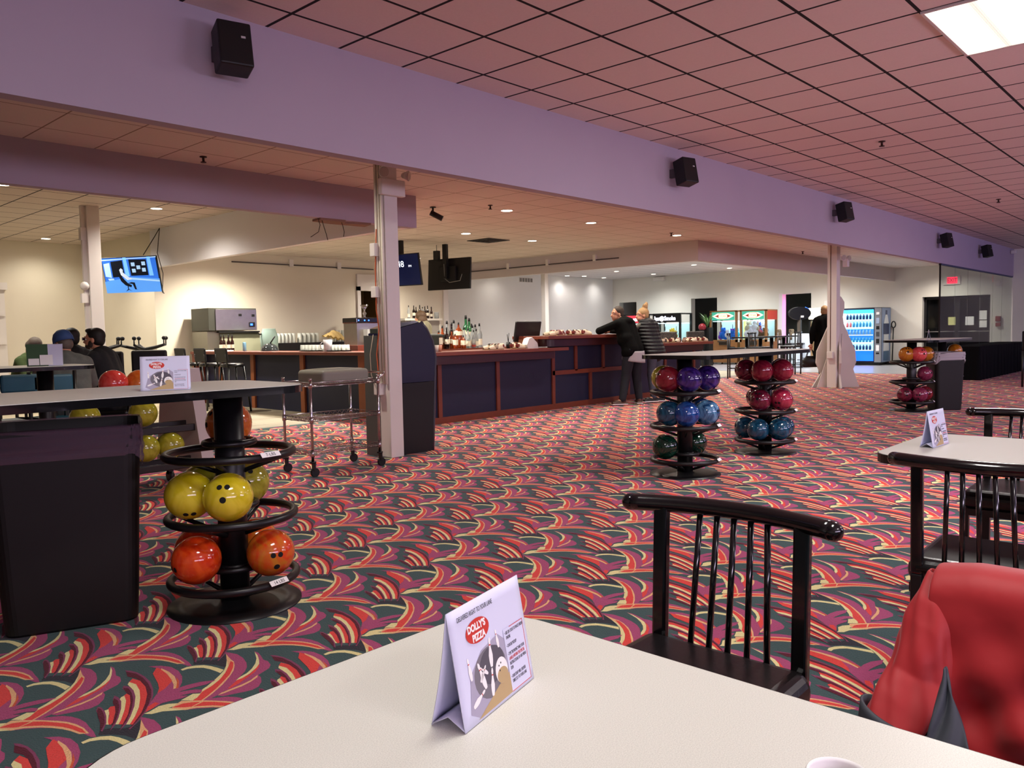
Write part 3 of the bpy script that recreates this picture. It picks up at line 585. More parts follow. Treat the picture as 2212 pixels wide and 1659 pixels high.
# near rack table
x, y = 1.82, 3.47
g = ballrack(x, y, .27, label='near ball rack table with pale top, three black rings, yellow and red balls below', x0=-.05, x1=2.04)
ringlabel(g, x, y, .71, 277, '7-LBS'); ringlabel(g, x, y, .13, 281, '14 LBS')
V = (-.47, -.85, .25)
B(x, y, 2, 62, 'orange', 'orange bowling ball on the top ring behind the near black post', (-.8, .1, .5))
B(x, y, 1, 172, 'yellow', 'yellow bowling ball at the left of the near middle ring, hole facing down', (-.3, -.6, -.6))
B(x, y, 1, 238, 'yellow', 'yellow bowling ball at the front of the near middle ring with red lettering', (-.5, -.6, .55))
B(x, y, 1, 40, 'olive', 'yellow-green bowling ball on the near middle ring behind the post, right side'); B(x, y, 1, 105, 'olive', 'yellow-green bowling ball behind the two big yellow ones')
B(x, y, 0, 185, 'redorange', 'plain red bowling ball at the left of the near bottom ring'); B(x, y, 0, 300, 'orangered', 'orange bowling ball at the right of the near bottom ring, two finger holes showing', (-.25, -.9, .1))
B(x, y, 0, 118, 'redorange', 'red bowling ball behind the left of the near post, bottom ring'); B(x, y, 0, 30, 'orangered', 'orange-red bowling ball behind the right of the near post, bottom ring')
# the lettering on the front yellow ball is a print
# middle rack table
x, x2, y = 6.02, 7.57, 3.54
g = ballrack(x, y, x2, label='middle ball rack table with oval-cornered top, purple, blue and maroon balls on two posts', x0=5.78, x1=7.84)
for px in (x, x2):
    for z in (.71, .42, .13): ringlabel(g, px, y, z, 282, w=.09)
B(x, y, 2, 165, 'deepred', 'red bowling ball at the left of the top ring under the middle table'); B(x, y, 2, 222, 'purple', 'purple swirl bowling ball at the front of the top ring, left post')
B(x, y, 2, 306, 'purple', 'purple swirl bowling ball at the right of the top ring, left post'); B(x, y, 2, 100, 'olive', 'bowling ball mostly hidden behind the purple ones')
B(x, y, 1, 168, 'teal', 'dark teal bowling ball at the far left of the middle ring, left post'); B(x, y, 1, 215, 'blue', 'bright blue bowling ball at the front left of the middle ring')
B(x, y, 1, 286, 'bluepearl', 'marbled blue bowling ball with a finger hole, front right of the middle ring', (.1, -1, .2)); B(x, y, 1, 342, 'blue', 'blue bowling ball at the far right of the middle ring, left post')
B(x, y, 0, 150, 'green', 'dark green bowling ball at the left of the bottom ring, left post'); B(x, y, 0, 5, 'green', 'dark green bowling ball at the right of the bottom ring, left post')
B(x2, y, 2, 196, 'crimson', 'crimson bowling ball at the left of the top ring, right post'); B(x2, y, 2, 262, 'crimson', 'crimson bowling ball at the front of the top ring, right post', (1, -.3, .1))
B(x2, y, 2, 335, 'navyviolet', 'glossy violet-blue bowling ball at the right of the top ring, right post'); B(x2, y, 2, 130, 'maroon', 'maroon bowling ball behind the crimson one, top ring')
B(x2, y, 1, 190, 'maroon', 'maroon bowling ball at the left of the middle ring, right post'); B(x2, y, 1, 260, 'rose', 'pearly rose bowling ball at the front of the middle ring, right post')
B(x2, y, 1, 330, 'maroon', 'maroon bowling ball at the right of the middle ring, right post'); B(x2, y, 1, 50, 'maroon', 'maroon bowling ball peeking over the rose one')
B(x2, y, 0, 185, 'teal', 'teal bowling ball at the left of the bottom ring, right post'); B(x2, y, 0, 250, 'teal', 'teal bowling ball at the front of the bottom ring, right post')
B(x2, y, 0, 318, 'teal', 'teal bowling ball at the right of the bottom ring, right post'); B(x2, y, 0, 120, 'teal', 'dark teal bowling ball at the back of the bottom ring, right post')
# far rack table
x, x2, y = 12.5, 14.05, 3.60
g = ballrack(x, y, x2, label='far ball rack table beside the second black bin, amber and maroon balls', x0=12.2, x1=14.35)
for px in (x, x2):
    for z in (.71, .42, .13): ringlabel(g, px, y, z, 280, w=.09); ringlabel(g, px, y, z, 300, w=.07)
B(x, y, 2, 175, 'amber', 'amber bowling ball at the left of the far top ring'); B(x, y, 2, 225, 'coral', 'coral red bowling ball at the front of the far top ring', (-.5, -.7, .6)); B(x, y, 2, 300, 'amber', 'amber bowling ball at the right of the far top ring', (-.2, -1, .4))
B(x, y, 1, 310, 'plum', 'single plum bowling ball on the far middle ring', (-.3, -.8, .7))
B(x, y, 0, 170, 'maroon', 'maroon bowling ball at the left of the far bottom ring', (-.8, -.5, .5)); B(x, y, 0, 232, 'plum', 'plum bowling ball at the front of the far bottom ring'); B(x, y, 0, 305, 'deepred', 'deep red bowling ball at the right of the far bottom ring'); B(x, y, 0, 40, 'maroon', 'maroon bowling ball behind the far bottom ring')
B(x2, y, 2, 300, 'amber', 'light orange bowling ball just right of the far bin liner'); B(x2, y, 1, 290, 'plum', 'plum bowling ball half hidden behind the far bin'); B(x2, y, 0, 285, 'maroon', 'maroon bowling ball low behind the far bin')
# ------------------------------------------------------------------ table cards
def card(o, a, L=.18, D=.05, H=.145, lb='', detail=2, grp='folded table cards'):
    g = thing('table_card', lb, 'table card', o, a, grp); t = .0012
    def fr(u, v):   # u along, v up the front panel 0..1 ; slight paper bow
        return Vector((u*L, D/2*v, H*v))
    MB().grid(14, 10, lambda u, v: fr(u, v)).build('front_panel', PAPER, g, solid=t)
    MB().grid(14, 10, lambda u, v: (u*L, D-D/2*v-.003*math.sin(v*PI), H*v)).build('back_panel', PAPER, g, solid=t)
    MB().grid(8, 5, lambda u, v: (u*L, D*v, .0015+.014*(1-abs(2*v-1)))).build('base_fold', PAPER, g, solid=t)
    n = Vector((0, -H, D/2)).normalized(); up = Vector((0, D/2, H)).normalized(); HL = math.hypot(H, D/2)
    M = frame_m(n*.0009, (1, 0, 0), up)
    def pol(nm, pts, mt, lift=0): return MB().prism(pts, lambda u, v: M@Vector((u, v, lift*.35)), lambda u, v: M@Vector((u, v, lift*.35+.0001))).build(nm, mt, g)
    def ell(cx, cy, rx, ry, k=24, rot=0):
        return [(cx+rx*math.cos(2*PI*i/k)*math.cos(rot)-ry*math.sin(2*PI*i/k)*math.sin(rot), cy+rx*math.cos(2*PI*i/k)*math.sin(rot)+ry*math.sin(2*PI*i/k)*math.cos(rot)) for i in range(k)]
    w, h = L, HL
    pol('picture', [(w*.10, h*.10), (w*.16, h*.40), (w*.34, h*.55), (w*.58, h*.60), (w*.665, h*.52), (w*.665, h*.08), (w*.45, h*.04), (w*.2, h*.03)], mat('print_haze', 'a9a4b8', .7), 0)
    pol('picture', ell(w*.42, h*.33, w*.22, h*.22), PAPERG, .0003); pol('picture', ell(w*.45, h*.38, w*.17, h*.16), mat('print_grey_dark', '57525c', .7), .0006)
    pol('picture', [(w*.18, h*.02), (w*.66, h*.03), (w*.66, h*.22), (w*.5, h*.17)], PAPERW, .0008)
    def pin(cx, cy, s, r):
        P = [(0, 0), (.12, .02), (.2, .2), (.22, .4), (.12, .62), (.08, .75), (.12, .88), (.06, .98), (0, 1)]
        P = [(x_*s*.55, y_*s) for x_, y_ in P]+[(-x_*s*.55, y_*s) for x_, y_ in P[::-1][1:-1]]
        c_, s_ = math.cos(r), math.sin(r); pol('pin_picture', [(cx+a_*c_-b_*s_, cy+a_*s_+b_*c_) for a_, b_ in P], PAPERL, .0011)
        pol('pin_stripe', [(cx+a_*c_-b_*s_, cy+a_*s_+b_*c_) for a_, b_ in ((-.05*s, .72*s), (.05*s, .72*s), (.05*s, .76*s), (-.05*s, .76*s))], PAPERR, .0013)
    for q in ((.14, .14, .22, -1.2), (.33, .22, .26, .3), (.40, .12, .24, -.2), (.27, .30, .16, -.8), (.17, .36, .2, .1), (.44, .36, .26, -.1), (.57, .48, .17, .1), (.38, .33, .15, .9)):
        pin(q[0]*w, q[1]*h, q[2]*h, q[3])
    pol('ball_picture', ell(w*.56, h*.28, w*.085, h*.115), PAPERL, .0015); pol('ball_picture', ell(w*.565, h*.235, w*.075, h*.07), PAPERW, .0017)
    for a_, b_ in ((.53, .33), (.56, .345), (.535, .285)): pol('ball_hole', ell(w*a_, h*b_, w*.007, h*.009, 8), PAPERD, .002)
    pol('logo_oval', ell(w*.335, h*.735, w*.155, h*.105), PAPERR, .0012)
    pol('order_box', [(w*.66, h*.03), (w*.955, h*.03), (w*.955, h*.60), (w*.66, h*.60)], PAPER, .0012)
    for q in ((.66, .03, .955, .036), (.949, .03, .955, .6), (.75, .594, .955, .6)): pol('box_border', [(w*q[0], h*q[1]), (w*q[2], h*q[1]), (w*q[2], h*q[3]), (w*q[0], h*q[3])], PAPERR, .0015)
    def tx(nm, body, x_, y_, s_, mt, al='LEFT', sc=.8, lift=.0019, bold=0): text(nm, body, s_, mt, M@Matrix.Translation((x_, y_, lift*.4)), g, al, bold, .0001, sc)
    tx('logo_lettering', "DOLLY'S", w*.325, h*.745, h*.085, PAPERL, 'CENTER', .9, bold=.0006); tx('logo_lettering', "PIZZA", w*.34, h*.655, h*.085, PAPERL, 'CENTER', .9, bold=.0006)
    tx('heading', 'DELIVERED RIGHT TO YOUR LANE', w*.34, h*.885, h*.06, PAPERT, 'CENTER', .62)
    for k, (s_, mt) in enumerate((('• USE QR CODE TO PLACE ORDER', PAPERT), ('  ONLINE', PAPERT), ('• CHOOSE PICKUP', PAPERT), ('• TYPE "BOWLING" AND YOUR', PAPERT), ('  LANE # WITHIN THE SPECIAL', PAPERR), ('  INSTRUCTIONS OF ANY MENU', PAPERT), ('  ITEM', PAPERT), ('• OUR STAFF WILL DELIVER', PAPERT), ('  DIRECTLY TO YOUR LANE', PAPERT))):
        tx('order_text', s_, w*.675, h*(.545-.044*k-(.03 if k > 1 else 0)-(.03 if k > 2 else 0)-(.03 if k > 6 else 0)), h*.042, mt, 'LEFT', .52)
    return g
# ------------------------------------------------------------------ dining tables with rounded corners
def dtable(x0, y0, x1, y1, z, lb, r=.09, legs=True):
    g = thing('dining_table', lb, 'table', ((x0+x1)/2, (y0+y1)/2, 0))
    MB().slab(rrect(x0, y0, x1, y1, r, 10), z-.034, z-.001).build('edge_band', mat('dark_edge_band', '1c1412', .4), g, world=True)
    MB().slab(rrect(x0+.003, y0+.003, x1-.003, y1-.003, r-.002, 10), z-.01, z).build('tabletop', LAMI, g, world=True)
    cx, cy = (x0+x1)/2, (y0+y1)/2
    MB().cyl((cx, cy, .03), (cx, cy, z-.034), .045, seg=24).build('post', BLKP, g, world=True)
    b = MB().lathe([(.05, .05), (.05, .04), (.03, .03)], (cx, cy, 0), 20)
    for a in range(4): a = PI/4+a*PI/2; b.box((cx+.17*math.cos(a), cy+.17*math.sin(a), .025), (.34, .06, .04), (0, 0, a), bev=.01)
    b.build('base', BLKP, g, world=True); return g
dtable(.262, -.42, 1.012, .995, .75, 'near pale laminate table filling the bottom of the picture', .13)
dtable(3.17, -.40, 3.95, 1.06, .75, 'second pale laminate table at the right with a card near its corner', .11)
p = onz(1005, 1587, .75); q = onz(1153, 1465, .75)
card((p.x, p.y, .751), math.atan2(q.y-p.y, q.x-p.x), L=(q-p).length, lb='large folded pizza card standing on the near table')
p = onz(2017, 968, .75); card((p.x-.01, p.y, .751), math.radians(-4), lb='folded pizza card near the corner of the second pale table')
p = ony(303, 835, 3.33); card((p.x, p.y, 1.031), math.radians(-28), L=.19, D=.06, H=.14, lb='folded pizza card on the near ball rack table, above the yellow balls')
p = ony(1994, 737, 3.4); card((p.x, p.y-.1, 1.031), math.radians(17), L=.18, lb='folded card seen edge-on on the far ball rack table')
# paper cup at the bottom frame edge
p = onz(1811, 1672, .84); g = thing('paper_cup', 'white paper cup whose rim just shows at the bottom frame edge', 'cup', (p.x, p.y, .75))
MB().lathe([(0, 0), (.02, 0), (.026, .088), (.028, .09), (.026, .092), (.025, .088), (.019, .003)], seg=32).build('cup_body', PAPERL, g)
# ------------------------------------------------------------------ spindle back chairs
def chair(loc, rz, lb, grp='black spindle back chairs', seat_h=.455, H=.79):
    """faces +Y locally; crest at y=-.22"""
    g = thing('spindle_chair', lb, 'chair', loc, rz, grp); s = seat_h
    MB().box((0, .0, s+.005), (.42, .42, .085), bev=.038, seg=5).build('seat', VINYL, g)
    MB().lo((-.2, -.2, s-.065), (.2, .2, s-.035)).build('seat_frame', BLKP, g)
    for sx in (-1, 1):
        MB().box((sx*.19, .18, (s-.05)/2), (.03, .03, s-.05), bev=.004).build('leg', BLKP, g)
        MB().box((sx*.175, -.205, s/2), (.034, .034, s), bev=.004).build('leg', BLKP, g)
        MB().box((sx*.175, -.215, (s+H)/2), (.036, .026, H-s), bev=.006, rot=(.04, 0, 0)).build('back_post', BLK, g)
        MB().cyl((sx*.19, -.2, .16), (sx*.19, .18, .16), .009).build('stretcher', BLKP, g)
    pts = [(-.25+.50*i/24, -.195-.06*(1-((-.25+.50*i/24)/.25)**2), H) for i in range(25)]
    c = MB().tube(pts, .021, 14).sph(pts[0], .021, 12, 8).sph(pts[-1], .021, 12, 8); c.build('crest_rail', BLK, g)
    MB().cyl((-.175, -.215, s+.02), (.175, -.215, s+.02), .011).build('lower_rail', BLKP, g)
    for k in range(5): x_ = (k-2)*.042; MB().cyl((x_*1.15, -.215, s+.01), (x_, -.195-.06*(1-(x_/.25)**2), H), .0075, seg=10).build('spindle', BLK, g)
    return g
ch0 = chair((1.455, .87, 0), math.radians(91), 'black spindle back chair at the right side of the near table, facing the camera', H=.815)
for loc, rz, lb in (((2.91, .585, 0), -88, 'black spindle back chair seen from behind, tucked at the second table'), ((4.17, .73, 0), 92, 'black spindle back chair on the far side of the second table'),
                    ((1.40, .10, 0), 90, 'black chair under the red jacket at the right frame edge')):
    o_ = dup(ch0, loc, math.radians(rz), lb)
o_.scale = (1, 1, .93 if 'jacket' in lb else .97)
# ------------------------------------------------------------------ red jacket on the chair
RED = mat('red_nylon', 'a81a1f', .6, noise=.08, nscale=9, bump=.35, sheen=.2); GRY = mat('grey_nylon', '3c4048', .6, noise=.06, nscale=8, bump=.15)
def jacket():
    g = thing('red_jacket', 'red and grey jacket draped over the chair back at the right frame edge', 'jacket', (1.63, .08, 0))
    yc = .08
    def sh(u, v):      # v from the back hem over the crest to the front hem, u along the chair back
        y = yc+.338-.70*u; w = abs(2*u-1)
        wr = .008*math.sin(u*23+v*7)+.006*math.sin(u*37-v*19)+.005*math.sin(v*31+u*12)
        if v < .4: t = v/.4; x = 1.695+.03*(1-t)+wr; z = .33+.422*t
        elif v < .5: a = (v-.4)/.1*PI; x = 1.63+.065*math.cos(a); z = .752+.05*math.sin(a)
        else: t = (v-.5)/.5; x = 1.565-.05*t+wr*t*2.2+.012*math.sin(v*14+u*10)*t; z = .752-(.25+.06*math.sin(u*4+2))*t
        z -= .012*max(0, w-.8)/.2
        return (x, y, z)
    MB().grid(60, 70, sh).build('jacket_body', RED, g, world=True, solid=.006, sub=1)
    A, Bp, Cp, Dp = onx(2046, 1436, 1.50), onx(2100, 1580, 1.44), onx(2000, 1610, 1.42), onx(2000, 1560, 1.47)
    def pn(u, v):
        l = A.lerp(Cp, v); r_ = A.lerp(Bp+Vector((0, 0, -.03)), v); q = l.lerp(r_, u); q.x += .006*math.sin(u*9+v*7)-.012; return q
    MB().grid(12, 20, pn).build('side_panel', GRY, g, world=True, solid=.005, sub=1)
    pts = [onx(2036, 1240, 1.615), onx(2022, 1300, 1.58), onx(2008, 1350, 1.56), onx(1998, 1400, 1.545), onx(1986, 1450, 1.53), onx(1964, 1505, 1.49), onx(1934, 1568, 1.45)]
    n = 40; R0 = [.022, .030, .037, .043, .047, .048, .044]
    def sl(u, v):
        t = v*6; i = min(5, int(t)); f = t-i; c = pts[i].lerp(pts[i+1], f); r = R0[i]*(1-f)+R0[i+1]*f
        a = 2*PI*u; fold = 1+.08*math.sin(3*a+v*9)+.06*math.sin(7*a-v*15)
        return c+Vector((math.cos(a)*.7, math.sin(a), .3*math.sin(a)))*r*fold
    MB().grid(n, 40, sl, True).build('sleeve', RED, g, world=True, solid=.005, sub=1)
    e = pts[-1]; MB().grid(n, 8, lambda u, v: (e.x+math.cos(2*PI*u)*.040*(1-.2*v)-.03*v, e.y+math.sin(2*PI*u)*.056*(1-.2*v)+.01*v, e.z+.02+.018*math.sin(2*PI*u)-.08*v), True).build('cuff', GRY, g, world=True, solid=.005)
    return g
jacket()
# ================================================================== BINS, CART, CABINET
def bin_(c, w, d, h, lb, rz=0, liner='dark'):
    g = thing('trash_bin', lb, 'trash bin', c, rz)
    def rr(s, z): return [(x_*s, y_*s, z) for x_, y_ in rrect(-w/2, -d/2, w/2, d/2, .07, 6)]
    prof = [(.78, 0), (.80, .01), (.83, .2*h), (.88, .6*h), (.92, .88*h), (.94, .9*h), (.94, h), (.915, h), (.86, .5*h), (.79, .02)]
    b = MB(); R_ = [[b.bm.verts.new(Vector(p)) for p in rr(s, z)] for s, z in prof]
    for A, B2 in zip(R_, R_[1:]):
        for i in range(len(A)): f = b.bm.faces.new((A[i], A[(i+1) % len(A)], B2[(i+1) % len(A)], B2[i])); f.smooth = False
    b.bm.faces.new(R_[0]); b.bm.faces.new(R_[-1])
    b.build('bin_body', mat('bin_plastic', '090707', .55, noise=.1), g)
    M = mat('liner_dark', '8c7484', .3, trans=.3, alpha=.5, ior=1.1) if liner == 'dark' else mat('liner_clear', 'd6d0d6', .25, trans=.3, alpha=.8, ior=1.1)
    N = 72; base = rrect(-w/2, -d/2, w/2, d/2, .07, 17)
    def ln(u, v):
        x_, y_ = base[int(u*len(base)) % len(base)]; a = u*2*PI
        dr = .16 if liner == 'dark' else .14
        s = .955+.012*math.sin(a*9+v*6)+.01*math.sin(a*23) if v > .15 else .9+.05*v/.15
        z = h-(v-.15)*(dr/.85)*(1+.25*math.sin(a*2+1)) if v > .15 else h-.06+.075*v/.15
        return (x_*(s+.01*math.sin(v*25+a)), y_*(s+.01*math.sin(v*25+a)), z)
    MB().grid(len(base), 16, ln, True).build('bin_liner', M, g, smooth=True)
    return g
pA = onz(15, 1335, 0); pB = onz(60, 1378, 0); pC = onz(303, 1335, 0)
rz = math.radians(-42)
bin_((1.27, 3.90, 0), .64, .58, .87, 'large black trash bin with dark see-through liner at the left frame edge', math.radians(-22))
bin_((12.93, 3.27, 0), .47, .38, .84, 'black trash bin with a pale plastic liner beside the far ball rack table', math.radians(-47), 'clear')
# wire shelf cart
def cart():
    g = thing('wire_cart', 'chrome three-shelf wire cart on casters beside the near column', 'cart', (4.32, 6.27, 0))
    x0, x1, y0, y1 = 3.95, 4.69, 6.05, 6.49
    for x_ in (x0, x1):
        for y_ in (y0, y1):
            MB().cyl((x_, y_, .14), (x_, y_, .86), .0125, seg=12).cyl((x_, y_, .855), (x_, y_, .875), .015).build('post', CHROME, g, world=True)
            k = MB().cyl((x_, y_, .125), (x_, y_, .14), .03, seg=16).box((x_+.008, y_, .09), (.02, .035, .07)).build('caster', BLKP, g, world=True)
            w = MB().cyl((x_+.018, y_-.013, .04), (x_+.018, y_+.013, .04), .04, seg=20).build('wheel', BLKM, k); w.data.transform(Matrix.Translation(-g.location))
    for z in (.80, .49, .19):
        s = MB()
        for a in (0, .035):
            for A, B2 in (((x0, y0), (x1, y0)), ((x0, y1), (x1, y1)), ((x0, y0), (x0, y1)), ((x1, y0), (x1, y1))): s.cyl((*A, z+a), (*B2, z+a), .0035, seg=6)
        for (A, B2, n) in (((x0, y0), (x1, y0), 14), ((x0, y1), (x1, y1), 14), ((x0, y0), (x0, y1), 8), ((x1, y0), (x1, y1), 8)):
            A, B2 = Vector(A), Vector(B2); s.tube([(*(A.lerp(B2, i/n/2)), z+(.0 if i % 2 == 0 else .035)) for i in range(2*n+1)], .0022, 5)
        for i in range(22): x_ = x0+(x1-x0)*(i+.5)/22; s.cyl((x_, y0, z+.0), (x_, y1, z+.0), .0022, seg=5)
        for i in range(3): y_ = y0+(y1-y0)*(i+1)/4; s.cyl((x0, y_, z-.004), (x1, y_, z-.004), .003, seg=5)
        for x_ in (x0, x1):
            for y_ in (y0, y1): s.cyl((x_, y_, z-.012), (x_, y_, z+.045), .019, .016, seg=12)
        s.build('wire_shelf', CHROME, g, world=True)
    MB().tube([(x1, y0, .83), (x1+.07, y0, .88), (x1+.10, y0+.03, .89), (x1+.10, y1-.03, .89), (x1+.07, y1, .88), (x1, y1, .83)], .011, 10).build('push_handle', CHROME, g, world=True)
cart()
def tub(c, L, W, H, lb, mt):
    g = thing('bus_tub', lb, 'tub', c, math.radians(2))
    MB().box((0, 0, H/2), (L, W, H), bev=.035, seg=5).build('tub_body', mt, g)
    b = MB()
    for k in range(3): b.box((0, 0, H+.001+.003*k), (L*(.82-.16*k), W*(.74-.16*k), .006), bev=.002)
    b.build('base_ridges', mt, g); MB().tube([(*p, .01) for p in rrect(-L/2-.006, -W/2-.006, L/2+.006, W/2+.006, .04)], .006, 6, True).build('rim', mt, g)
tub((4.35, 6.27, .812), .53, .40, .125, 'grey plastic bus tub lying upside down on the wire cart', mat('grey_plastic', '7d7a6e', .5))
# blue and black cabinet with a curved front behind the column
def cabinet():
    g = thing('arcade_cabinet', 'tall navy and black cabinet with a curved right edge, standing behind the near column', 'cabinet', (5.4, 6.57, 0))
    prof = [(4.86, 0), (5.67, 0), (5.69, .3), (5.72, .75), (5.735, 1.0), (5.70, 1.17), (5.62, 1.30), (5.55, 1.375), (5.2, 1.36), (4.86, 1.2)]
    y0, y1 = 6.40, 6.74
    NV = mat('cabinet_navy', '101132', .5, noise=.08); BK = mat('cabinet_black', '0d0c0e', .5, noise=.08); GR = mat('cabinet_grey', '4c4f4c', .5)
    low = [p for p in prof if p[1] <= .74]; lowp = [(5.12, 0), (5.67, 0), (5.69, .3), (5.715, .74), (5.12, .74)]
    hip = [(5.12, .745), (5.715, .745), (5.735, 1.0), (5.70, 1.17), (5.62, 1.30), (5.55, 1.37), (5.3, 1.32), (5.12, 1.26)]
    MB().prism(lowp, lambda u, v: (u, y0, v), lambda u, v: (u, y1, v)).build('lower_side', BK, g, world=True)
    MB().prism(hip, lambda u, v: (u, y0, v), lambda u, v: (u, y1, v)).build('upper_side', NV, g, world=True)
    tr = [(5.67, 0), (5.69, .3), (5.72, .75), (5.735, 1.0), (5.70, 1.17), (5.62, 1.30), (5.55, 1.375)]
    t = MB(); t.tube([(x_+.012, y0+.01, z_) for x_, z_ in tr], .016, 8); t.build('edge_trim', mat('cabinet_trim', '3a3a44', .3, coat=.3), g, world=True)
    MB().prism([(5.55, 1.372), (5.3, 1.322), (5.12, 1.262), (5.12, 1.31), (5.3, 1.365), (5.5, 1.385)], lambda u, v: (u, y0+.03, v), lambda u, v: (u, y1-.03, v)).build('top_hood', mat('hood_grey', '3c4038', .15, coat=.5), g, world=True)
    MB().lo((5.06, y0+.12, 0), (5.12, y1, 1.24)).build('back_panel', GR, g, world=True)
    for x_ in (5.38, 5.5): tag(MB().cyl((x_, y0+.1, 1.385), (x_, y0+.1, 1.39), .012).build('screw_cap', STEEL, g, world=True))
cabinet()
# ball cart with white end panels
def ballcart():
    g = thing('ball_cart', 'ball cart with white slanted end panel, behind the near table, holding yellow balls', 'ball rack', (2.3, 6.6, 0))
    xe = 3.14
    for x_ in (xe-.06, .9):
        MB().prism([(6.20, .12), (7.1, .12), (6.92, 1.0), (6.42, 1.0)], lambda u, v: (x_-.05, u, v), lambda u, v: (x_+.05, u, v)).build('end_panel', mat('end_panel_white', 'b7a9a4', .5), g, world=True)
        for y_ in (6.35, 6.95):
            k = MB().box((x_, y_, .09), (.04, .05, .06)).cyl((x_-.02, y_, .045), (x_+.02, y_, .045), .045, seg=18).build('caster', BLKM, g, world=True)
    for z, y_ in ((.86, 6.52), (.56, 6.42), (.27, 6.36)):
        for dy in (-.07, .09): MB().box(((.9+xe)/2-.02, y_+dy, z-.04+.02*(dy > 0)), (xe-.9-.1, .035, .055), bev=.006).build('rail', mat('rail_brown_black', '1b1411', .4), g, world=True)
    return g
ballcart()
def cb(px, py, y, c, lb, hole=None): p = ony(px, py, y); return ball(p, c, lb, hole)
cb(245, 829, 6.52, 'red', 'red bowling ball on the top rail of the ball cart, above the near table edge', (.2, .3, 1)); cb(302, 828, 6.52, 'orange', 'orange bowling ball beside the red one, half hidden by the folded card', (.2, .3, 1))
cb(309, 893, 6.42, 'olive', 'dark yellow bowling ball on the middle rail of the ball cart, right end', (0, 1, 0)); cb(184, 903, 6.42, 'olive', 'yellow bowling ball just peeking over the near trash bin', (0, 1, 0))
cb(368, 962, 6.36, 'olive', 'dark yellow bowling ball at the right end of the lowest rail of the ball cart', (0, 1, 0)); cb(314, 969, 6.34, 'olive', 'yellow bowling ball at the lower right edge of the near trash bin', (0, 1, 0))
# ================================================================== BAR
def bar():
    g = thing('bar_counter', 'long L-shaped bar counter of navy panels, cherry battens and cherry tops', 'bar counter', (9, 9, 0))
    # straight front, facing the camera
    xL, xM, xR = 7.33, 9.86, 14.6
    MB().lo((xL, 8.22, .08), (xM, 8.30, .96)).build('front_panel', NAVY, g, world=True)
    MB().lo((xM, 8.22, .08), (12.1, 8.30, 1.14)).build('front_panel', NAVY, g, world=True)
    MB().lo((12.1, 8.22, .08), (xR, 8.30, .96)).build('front_panel', NAVY, g, world=True)
    MB().lo((xL-.02, 8.19, 0), (xR, 8.31, .09)).build('skirting', CHERRY, g, world=True)
    for px, z0, z1 in ((950, .08, .86), (1076, .08, .86), (1196, .08, .96), (1245, .60, 1.05), (1276, .08, .56), (1304, .60, 1.05), (1358, .08, .9), (1438, .08, .86), (1500, .08, .86)):
        x_ = ony(px, 820, 8.2).x; MB().lo((x_-.035, 8.195, z0), (x_+.035, 8.225, z1)).build('batten', CHERRY, g, world=True)
    MB().lo((xM, 8.195, .55), (12.1, 8.225, .62)).build('cross_rail', CHERRY, g, world=True)
    # tops with rounded apron beneath
    def top(x0, x1, z, y0=7.93, r=.0):
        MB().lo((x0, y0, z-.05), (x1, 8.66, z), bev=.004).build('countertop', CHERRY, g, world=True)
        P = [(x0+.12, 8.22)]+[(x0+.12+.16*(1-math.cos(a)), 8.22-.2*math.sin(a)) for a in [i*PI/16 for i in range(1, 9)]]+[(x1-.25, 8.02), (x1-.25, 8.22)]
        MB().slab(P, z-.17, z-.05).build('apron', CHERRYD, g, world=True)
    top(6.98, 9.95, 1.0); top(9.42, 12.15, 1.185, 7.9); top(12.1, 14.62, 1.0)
    MB().lo((9.42, 8.22, 1.0), (9.55, 8.62, 1.135)).lo((9.95, 8.3, 1.0), (12.1, 8.36, 1.14)).build('riser', mat('riser_wood', '8a5c44', .4, noise=.15, nscale=8), g, world=True)
    # left leg
    MB().lo((7.33, 8.30, .0), (7.41, 14.8, .96)).build('front_panel', NAVY, g, world=True)
    MB().lo((7.12, 8.66, .95), (7.75, 14.95, 1.0), bev=.004).build('countertop', CHERRY, g, world=True)
    MB().lo((7.3, 8.3, 0), (7.34, 8.38, .95)).build('batten', CHERRY, g, world=True)
    for px, w in ((480, .035), (549, .035), (656, .035), (786, .06)):
        y_ = onx(px, 840, 7.32).y; MB().lo((7.295, y_-w*1.6, 0), (7.335, y_+w*1.6, .95)).build('batten', mat('batten_orange', '8a4a26', .4, noise=.2, nscale=6), g, world=True)
    MB().lo((7.15, 14.8, 0), (7.75, 14.95, .95)).build('end_panel', CHERRY, g, world=True)
    return g
bar()
def obj1(nm, mb, mt, lb, cat, grp=None): return tag(mb.build(nm, mt), lb, cat, grp)
# inner station behind the front counter
g = thing('back_bar', 'cherry back bar island carrying the liquor bottles', 'back bar', (10, 10.1, 0))
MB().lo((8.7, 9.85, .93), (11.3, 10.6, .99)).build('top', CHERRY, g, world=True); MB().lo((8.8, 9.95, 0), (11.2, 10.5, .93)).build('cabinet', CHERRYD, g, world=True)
MB().lo((8.9, 9.45, .82), (11.6, 9.84, .90)).build('steel_ledge', mat('ledge_grey', '8f8c78', .3, metal=.4), g, world=True); MB().lo((8.9, 9.47, .5), (11.6, 9.84, .82)).build('cooler_front', BLKM, g, world=True)
p = dep(937, 735, 13.2); g = thing('bar_tub', 'dark green-grey tub on the back bar behind the cabinet', 'tub', (8.95, 10.1, .99))
MB().box((0, 0, .13), (.34, .3, .26), bev=.03).build('tub_body', mat('tub_dark', '2e3028', .5), g); MB().box((.2, 0, .22), (.12, .2, .05), bev=.01).build('lid_flap', MT['tub_dark'], g)
